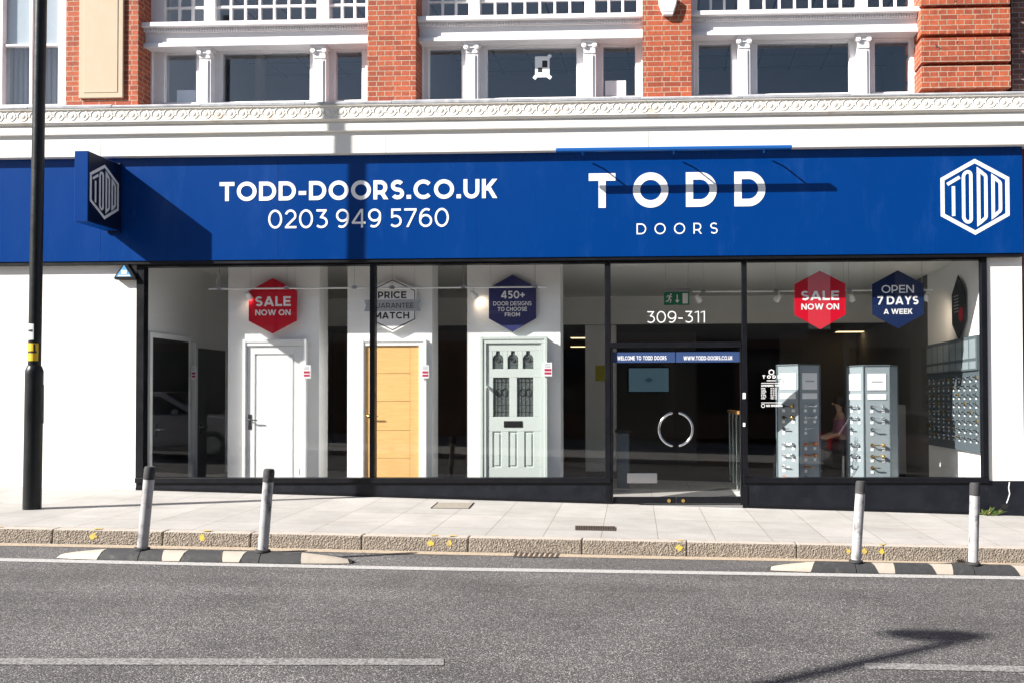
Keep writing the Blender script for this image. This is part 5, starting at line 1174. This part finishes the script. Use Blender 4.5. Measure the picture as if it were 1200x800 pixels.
for r0, r1, z0_, z1_ in ((.0925, .0985, .98, 1.43),):
    vs = []
    for a in a0:
        for rr in (r0, r1):
            for zz in (z0_, z1_): vs.append((lb.x+.012+rr*math.cos(a), lb.y+rr*math.sin(a), gz(lb.x, 0, lb.y)+zz))
    n = len(a0); fs = []
    for i in range(n-1):
        q, r = i*4, i*4+4; fs += [(q+2, r+2, r+3, q+3), (q, q+1, r+1, r), (q+1, q+3, r+3, r+1), (q, r, r+2, q+2)]
    fs += [(0, 2, 3, 1), (4*n-4, 4*n-3, 4*n-1, 4*n-2)]
    dr.add(vs, fs)
dr.build('access_door', 'column_black', LT)
def sticker(px0, px1, py0, py1, material, name, r=.0675):
    m_ = MB(); yc_ = lb.y; z0_, z1_ = ZZ(px0, py1, yc_-r), ZZ(px0, py0, yc_-r); xc = lb.x+.06*((z0_+z1_)/2-gz(lb.x, 0, lb.y))/6.6
    py = (py0+py1)/2; k_ = 1/(XX(41, py, yc_)-XX(40, py, yc_)); pc = 40+(xc-XX(40, py, yc_))*k_; ph = math.atan2(-xc, yc_+CAM_D); hw_ = r*k_/math.cos(ph)
    ang = [ph+math.asin(max(-1, min(1, (p-pc)/hw_))) for p in (px0, px1)]
    n = 8; vs = []
    for i in range(n+1):
        a = ang[0]+(ang[1]-ang[0])*i/n
        for zz in (z0_, z1_): vs.append((xc+r*math.sin(a), yc_-r*math.cos(a), zz))
    m_.add(vs, [(2*i, 2*i+2, 2*i+3, 2*i+1) for i in range(n)]); return m_.build(name, material, LT, recalc=False)
sticker(31.5, 39.5, 379.5, 398, 'sticker_white', 'white_sticker'); sticker(31, 45, 402, 422.5, 'sticker_yellow', 'yellow_label', .0677)
sticker(33, 38, 386, 389, 'ink', 'sticker_print', .0682); sticker(31.5, 43, 411, 413.5, 'ink', 'sticker_print', .0684); sticker(39.5, 41.5, 403, 411, 'ink', 'sticker_print', .0686)

# kerb-side lane separators with flexible posts
def lane_sep(p0, p1, cuts, joints, both, label):
    """p0, p1: ends of the street-side foot in the picture; cuts: pale inserts as picture x"""
    a, b = G(*p0, KERB), G(*p1, KERB); d = (b-a); L_ = d.length; d.normalize(); n = Vector((-d.y, d.x, 0)).normalized()
    hgt, wd_ = .085, .23
    t = thing('lane_separator', (a+b)/2+n*wd_/2, label, 'lane separator', 'rubber lane separators beside the edge line')
    def sec(s, ends=True):           # cross-section at distance s
        e_ = min(s, L_-s if both else 99)/.46; k = max(.0, min(1, e_)); k = k**.6
        f_ = hgt*(.14+.86*k); base = a+d*s
        up = Vector((0, 0, 1)); q = [(0, 0), (.015, f_*.45), (.055, f_*.9), (.085, f_), (wd_-.085, f_), (wd_-.055, f_*.9), (wd_-.015, f_*.45), (wd_, 0)]
        sh = .5*(1-k)*wd_*.55
        return [base+n*(sh+(u-0)*(1-2*sh/wd_))+up*(v_+.003) for u, v_ in q]
    def run(s0, s1, inset, name, material, top_inset=0):
        m_ = MB(); N_ = max(3, int((s1-s0)/.05)); vs = []
        for i in range(N_+1):
            s = s0+(s1-s0)*i/N_; vs += [Vector(q) for q in sec(s)]
        k = 8; fs = [tuple(range(k-1, -1, -1)), tuple(range(N_*k, N_*k+k))]
        for i in range(N_):
            for j_ in range(k): fs.append((i*k+j_, i*k+(j_+1) % k, (i+1)*k+(j_+1) % k, (i+1)*k+j_))
        m_.add(vs, fs); return m_.build(name, material, t, smooth=True)
    def s_of(px): return max(0, min(L_, (G(px, p0[1]+(p1[1]-p0[1])*(px-p0[0])/(p1[0]-p0[0]), KERB)-a).dot(d)))
    js = [0]+[s_of(q) for q in joints]+[L_]
    for i in range(len(js)-1): run(js[i]+(.004 if i else 0), js[i+1]-.004, 0, 'rubber_block', 'rubber_black')
    for c0, c1, e0, e1 in cuts:      # inserts: trapezoids hugging the street-side slope, slightly proud
        s0, s1 = s_of(c0), s_of(c1); s2, s3 = s_of(e0), s_of(e1); m_ = MB(); N_ = 14; vs = []
        for i in range(N_+1):
            for j_, kk in enumerate((0, .25, .6, .85, 1.0)):
                lo, hi = s0+(s1-s0)*i/N_, s2+(s3-s2)*i/N_; s = lo+(hi-lo)*kk if kk < 1 else hi
                q = sec(min(max(s, .0), L_)); f = kk*3; i0 = min(2, int(f)); p_ = q[i0]+(q[i0+1]-q[i0])*(f-i0) if kk < 1 else q[3]+(q[4]-q[3])*.25
                vs.append(p_+Vector((0, 0, .004))-n*.004)
        fs = [(i*5+j_, i*5+5+j_, i*5+6+j_, i*5+1+j_) for i in range(N_) for j_ in range(4)]
        m_.add(vs, fs); m_.build('pale_insert', 'reflector_cream', t, recalc=False, smooth=True)
    return t, a, d, n, L_, s_of, hgt, wd_
def post(px, py, top_px, top_py, ztop, s, label):
    t0, a, d, n, L_, s_of, hgt, wd_ = s
    b = a+d*s_of(px)+n*wd_*.5; b.z += hgt+.003; b.x = XX(px, py, b.y)
    x1, z1 = W(top_px, top_py, b.y); v_ = Vector((x1-b.x, 0, z1-b.z))
    t = thing('flexible_post', b, label, 'bollard', 'white flexible posts with black tops on the lane separators')
    k = lambda f: b+v_*f
    r = .047
    MB().tube([k(0), k(.025), k(.03)], [.068, .068, .052], 24).build('foot', 'rubber_black', t, smooth=True)
    MB().tube([k(.031), k(.845)], [r, r], 26).build('sleeve', 'post_white', t, smooth=True)
    MB().tube([k(.8455), k(.975), k(1.0)], [r+.003, r+.003, r-.006], 26).build('cap', 'rubber_black', t, smooth=True)
    for f in (.30, .56, .70): MB().tube([k(f), k(f+.006)], r+.0012, 26).build('seam_band', 'stand_grey', t, smooth=True)
    return t
S1 = lane_sep((60, 655), (410, 661.5), [(62, 113, 66, 118), (190, 210, 187, 215), (261, 280, 257, 285), (353, 408, 350, 404)], [161, 303], True, 'black rubber lane separator with four pale inserts at the left of the road')
S2 = lane_sep((902, 669.5), (1330, 677.5), [(904, 950, 906, 957.5), (1030, 1049, 1024, 1050), (1098, 1117, 1092, 1119), (1196, 1213, 1189, 1216)], [1004, 1143], False, 'black rubber lane separator at the right edge of the road')
post(166.5, 646, 176, 546, 0, S1, 'scuffed white flexible post leaning right, leftmost of the four on the road'); post(308, 649, 315.5, 549, 0, S1, 'white flexible post near the tapered end of the left separator')
post(1003, 662, 1009, 563, 0, S2, 'white flexible post leaning right in front of the second grey handle stand'); post(1140.5, 665, 1142.5, 565, 0, S2, 'upright white flexible post nearest the right edge, beside the weed')

# gullies and covers
def grate(px0, py0, px1, py1, drop, nbar, label, slant, name, lift=.006):
    a, b, c, d = G(px0, py1, drop), G(px1, py1+(px1-px0)*.018, drop), G(px1+slant, py0+(px1-px0)*.018, drop), G(px0+slant, py0, drop)
    t = thing(name, (a+c)/2, label, 'drain cover')
    up = Vector((0, 0, 1)); m_ = MB(); L4 = lambda u, v_: (a*(1-u)+b*u)*(1-v_)+(d*(1-u)+c*u)*v_
    bed = MB().add([L4(u, v_)+up*(lift*.4) for u, v_ in ((0, 0), (1, 0), (1, 1), (0, 1))], [(0, 1, 2, 3)]).build('void', 'slot_black', t, recalc=False)
    def bar(u0, u1, v0, v1, h=lift):
        q = [L4(u0, v0), L4(u1, v0), L4(u1, v1), L4(u0, v1)]; m_.add([p+up*(lift*.5) for p in q]+[p+up*(lift*.5+h) for p in q], [(0, 3, 2, 1), (4, 5, 6, 7), (0, 1, 5, 4), (1, 2, 6, 5), (2, 3, 7, 6), (3, 0, 4, 7)])
    bar(0, 1, 0, .1); bar(0, 1, .9, 1); 
    for i in range(nbar+1): u = i/nbar*.96; bar(u, u+.04 if nbar > 12 else u+.055, .1, .9)
    m_.build('bars', 'iron', t); return t
grate(674, 616, 721, 620.5, 0, 16, 'narrow slotted drain set in the pavement before the entrance', 0, 'pavement_drain')
grate(601, 646, 652, 652.5, KERB, 8, 'rusty road gully grating against the kerb', 4, 'road_gully')
a, b, c, d = G(505, 595), G(549, 595.5), G(555, 588.7), G(513, 588.4)
t = thing('inspection_cover', (a+c)/2, 'small recessed inspection cover in the pavement near the middle stall riser', 'manhole cover')
mat('cover_stone', (.27, .24, .20), .9, var=.2, vscale=20)
up = Vector((0, 0, .004)); MB().add([p+up for p in (a, b, c, d)], [(0, 1, 2, 3)]).build('cover', 'cover_stone', t, recalc=False)
m_ = MB()
for p, q in ((a, d), (b, c)):
    m_.tube([p+up*1.2, q+up*1.2], .006, 5)
m_.build('edge_strip', 'iron', t)
# weed at the foot of the right pier
wb_ = G(1156, 602); t = thing('weed', (wb_.x, -.05, gz(wb_.x, 0, -.06)), 'small green weed growing at the foot of the black plinth on the right', 'weed')
lm, ld = MB(), MB()
for i in range(70):
    a = random.uniform(0, 6.28); l = random.uniform(.06, .17); tilt = random.uniform(.25, 1.2); b0 = Vector((wb_.x+random.uniform(-.09, .10), -.06+random.uniform(-.03, .02), gz(wb_.x, 0, -.06)))
    dv = Vector((math.cos(a)*math.sin(tilt), -abs(math.sin(a))*math.sin(tilt)*.6, math.cos(tilt))); s_ = dv.cross(Vector((0, 1, .3))).normalized()*random.uniform(.006, .014)
    (lm if random.random() < .72 else ld).add([b0, b0+dv*l*.55+s_, b0+dv*l+Vector((0, 0, -l*.2)), b0+dv*l*.55-s_], [(0, 1, 2, 3)])
lm.build('leaves', 'leaf', t, recalc=False); ld.build('dry_leaves', 'leaf_dry', t, recalc=False)
# neighbour on the right, a sliver
NB = thing('neighbour_building', (XX(1215, 300, .1), .3, gz(5)), 'dark brick neighbouring building at the right edge', 'building')
x0 = XX(1185.5, 60, .12); MB().box(x0, x0+9, .12, 6, ZU, 9).build('upper_wall', 'dark_brick', NB)
x0 = XX(1199.6, 300, .0); mat('maroon', (.16, .02, .02), .5); MB().box(x0, x0+8.5, .02, 6, ZB, zc(136)-.02).build('shopfront', 'maroon', NB)

wx = x0+.5; sw = MB().box(wx, wx+3.4, -.01, .03, .35, 2.7).build('shop_window', 'black_frame', NB, .004); MB().box(wx+.08, wx+3.32, -.014, -.0105, .45, 2.6).build('pane', 'opp_glass', sw)
MB().box(x0+.1, x0+8, -.06, .018, 3.0, 3.8).build('sign_board', 'offwhite_sign', NB, .01)
# ================================================================== ACROSS THE ROAD (seen only as reflections)
def opp_building(x0, x1, h, material, label, ny, parapet):
    g0 = gz((x0+x1)/2)-.4; t = thing('terraced_building', ((x0+x1)/2, -20, g0), label, 'building', 'buildings across the road')
    MB().box(x0, x1, -28 if x0 < 0 else -22.5, -20, g0, h).build('wall', material, t); MB().box(x0-.05, x1+.05, -20.25, -19.85, h+.002, h+.35).build('parapet', 'opp_stone', t, .02); MB().box(x0, x1, -20.15, -19.9, 3.5, 4.1).build('string_course', 'opp_stone', t, .02)
    n = max(1, int((x1-x0)/2.4)); st = (x1-x0)/n
    for i in range(n):
        cx = x0+st*(i+.5)
        MB().box(cx-st*.42, cx+st*.42, -20.02, -19.97, g0+.9, 3.2).build('shop_window', 'opp_glass', t)
        for zz in ny: MB().box(cx-.55, cx+.55, -20.02, -19.98, zz, zz+1.7).build('window', 'opp_glass', t); MB().box(cx-.65, cx+.65, -20.05, -19.9, zz-.12, zz-.002).build('sill', 'opp_stone', t)
opp_building(-34, 5.05, 8.2, 'opp_brick', 'long brick terrace across the road', (4.6,), 0)
opp_building(6.3, 34, 8.6, 'opp_stone', 'pale rendered terrace across the road', (4.7,), 0)
t = thing('yard_wall', (5.5, -20.3, gz(5.5)), 'low brick wall closing the gap between the terraces across the road', 'wall'); MB().box(5.06, 6.29, -20.5, -20.2, gz(5.5)-.3, 3.8).build('wall', 'opp_brick', t)
MB().box(5.06, 6.29, -20.53, -20.17, 3.802, 3.88).build('coping', 'opp_stone', t)
# second street lamp, behind the camera: its arm throws the shadow at the lower right
lamp_column((-11.25, -13.55, gz(-11.0, KERB)+.12), 7.6, .0, (.783, .62, 0), 2.9, 'black street lamp column with a long arm on the far pavement', (-1, .05, 0), 1.8)
# two parked cars
def car(x, y, face, paint, label):
    g0 = gz(x, KERB); t = thing('parked_car', (x, y, g0), label, 'car', 'cars parked across the road'); L_ = 4.2
    P = lambda u, v_: (x+face*(u-L_/2), g0+v_)
    low = [(0.05, .35), (0.0, .62), (.06, .92), (.55, 1.0), (3.1, .98), (3.75, .90), (4.12, .72), (4.2, .45), (4.12, .28), (.15, .25)]
    up_ = [(.18, .94), (.50, 1.44), (1.0, 1.52), (2.1, 1.50), (3.05, .97)]
    MB().prism([P(*q) for q in low], y-.86, y+.86).build('body', paint, t, .07, seg=3)
    MB().prism([P(*q) for q in up_], y-.72, y+.72).build('cabin', paint, t, .06, seg=3)
    for s_ in (-1, 1):
        MB().prism([P(*q) for q in ((.55, 1.0), (.72, 1.38), (1.45, 1.42), (1.45, 1.0))], y+s_*.715, y+s_*.735).build('side_window', 'car_glass', t); MB().prism([P(*q) for q in ((1.53, 1.0), (1.53, 1.42), (2.08, 1.40), (2.80, 1.0))], y+s_*.715, y+s_*.735).build('side_window', 'car_glass', t)
        for u in (.78, 3.38):
            c_ = P(u, .31); w_ = MB().tube([(c_[0], y+s_*.70, c_[1]), (c_[0], y+s_*.88, c_[1])], .31, 24).build('wheel', 'tyre', t, smooth=True); MB().tube([(c_[0], y+s_*.881, c_[1]), (c_[0], y+s_*.89, c_[1])], .20, 16).build('rim', 'steel', w_)
        q0 = P(.0, .70); MB().prism([P(-.01, .66), P(.03, .96), P(.20, .98), P(.16, .66)], y+s_*.62-.14*(s_ > 0)-.0, y+s_*.875+.0).build('tail_light', 'tail_red', t, .015)
        MB().prism([P(3.95, .62), P(3.95, .76), P(4.10, .74), P(4.17, .6)], y+s_*.5, y+s_*.80).build('headlight', 'offwhite_sign', t, .01)
        m0 = P(2.55, 1.05); MB().sphere((m0[0], y+s_*.93, m0[1]), .09, 10, 8, (.8, .9, .75)).build('mirror', paint, t, smooth=True)
    MB().prism([P(.22, 1.0), P(.46, 1.38), P(.44, 1.40), P(.19, 1.01)], y-.62, y+.62).build('rear_window', 'car_glass', t); MB().prism([P(2.98, 1.02), P(2.18, 1.46), P(2.22, 1.49), P(3.06, 1.03)], y-.62, y+.62).build('windscreen', 'car_glass', t)
car(-11.4, -8.6, 1, 'car_white', 'white hatchback parked across the road to the left')
car(5.68, -8.6, 1, 'car_silver', 'silver hatchback parked across the road to the right')
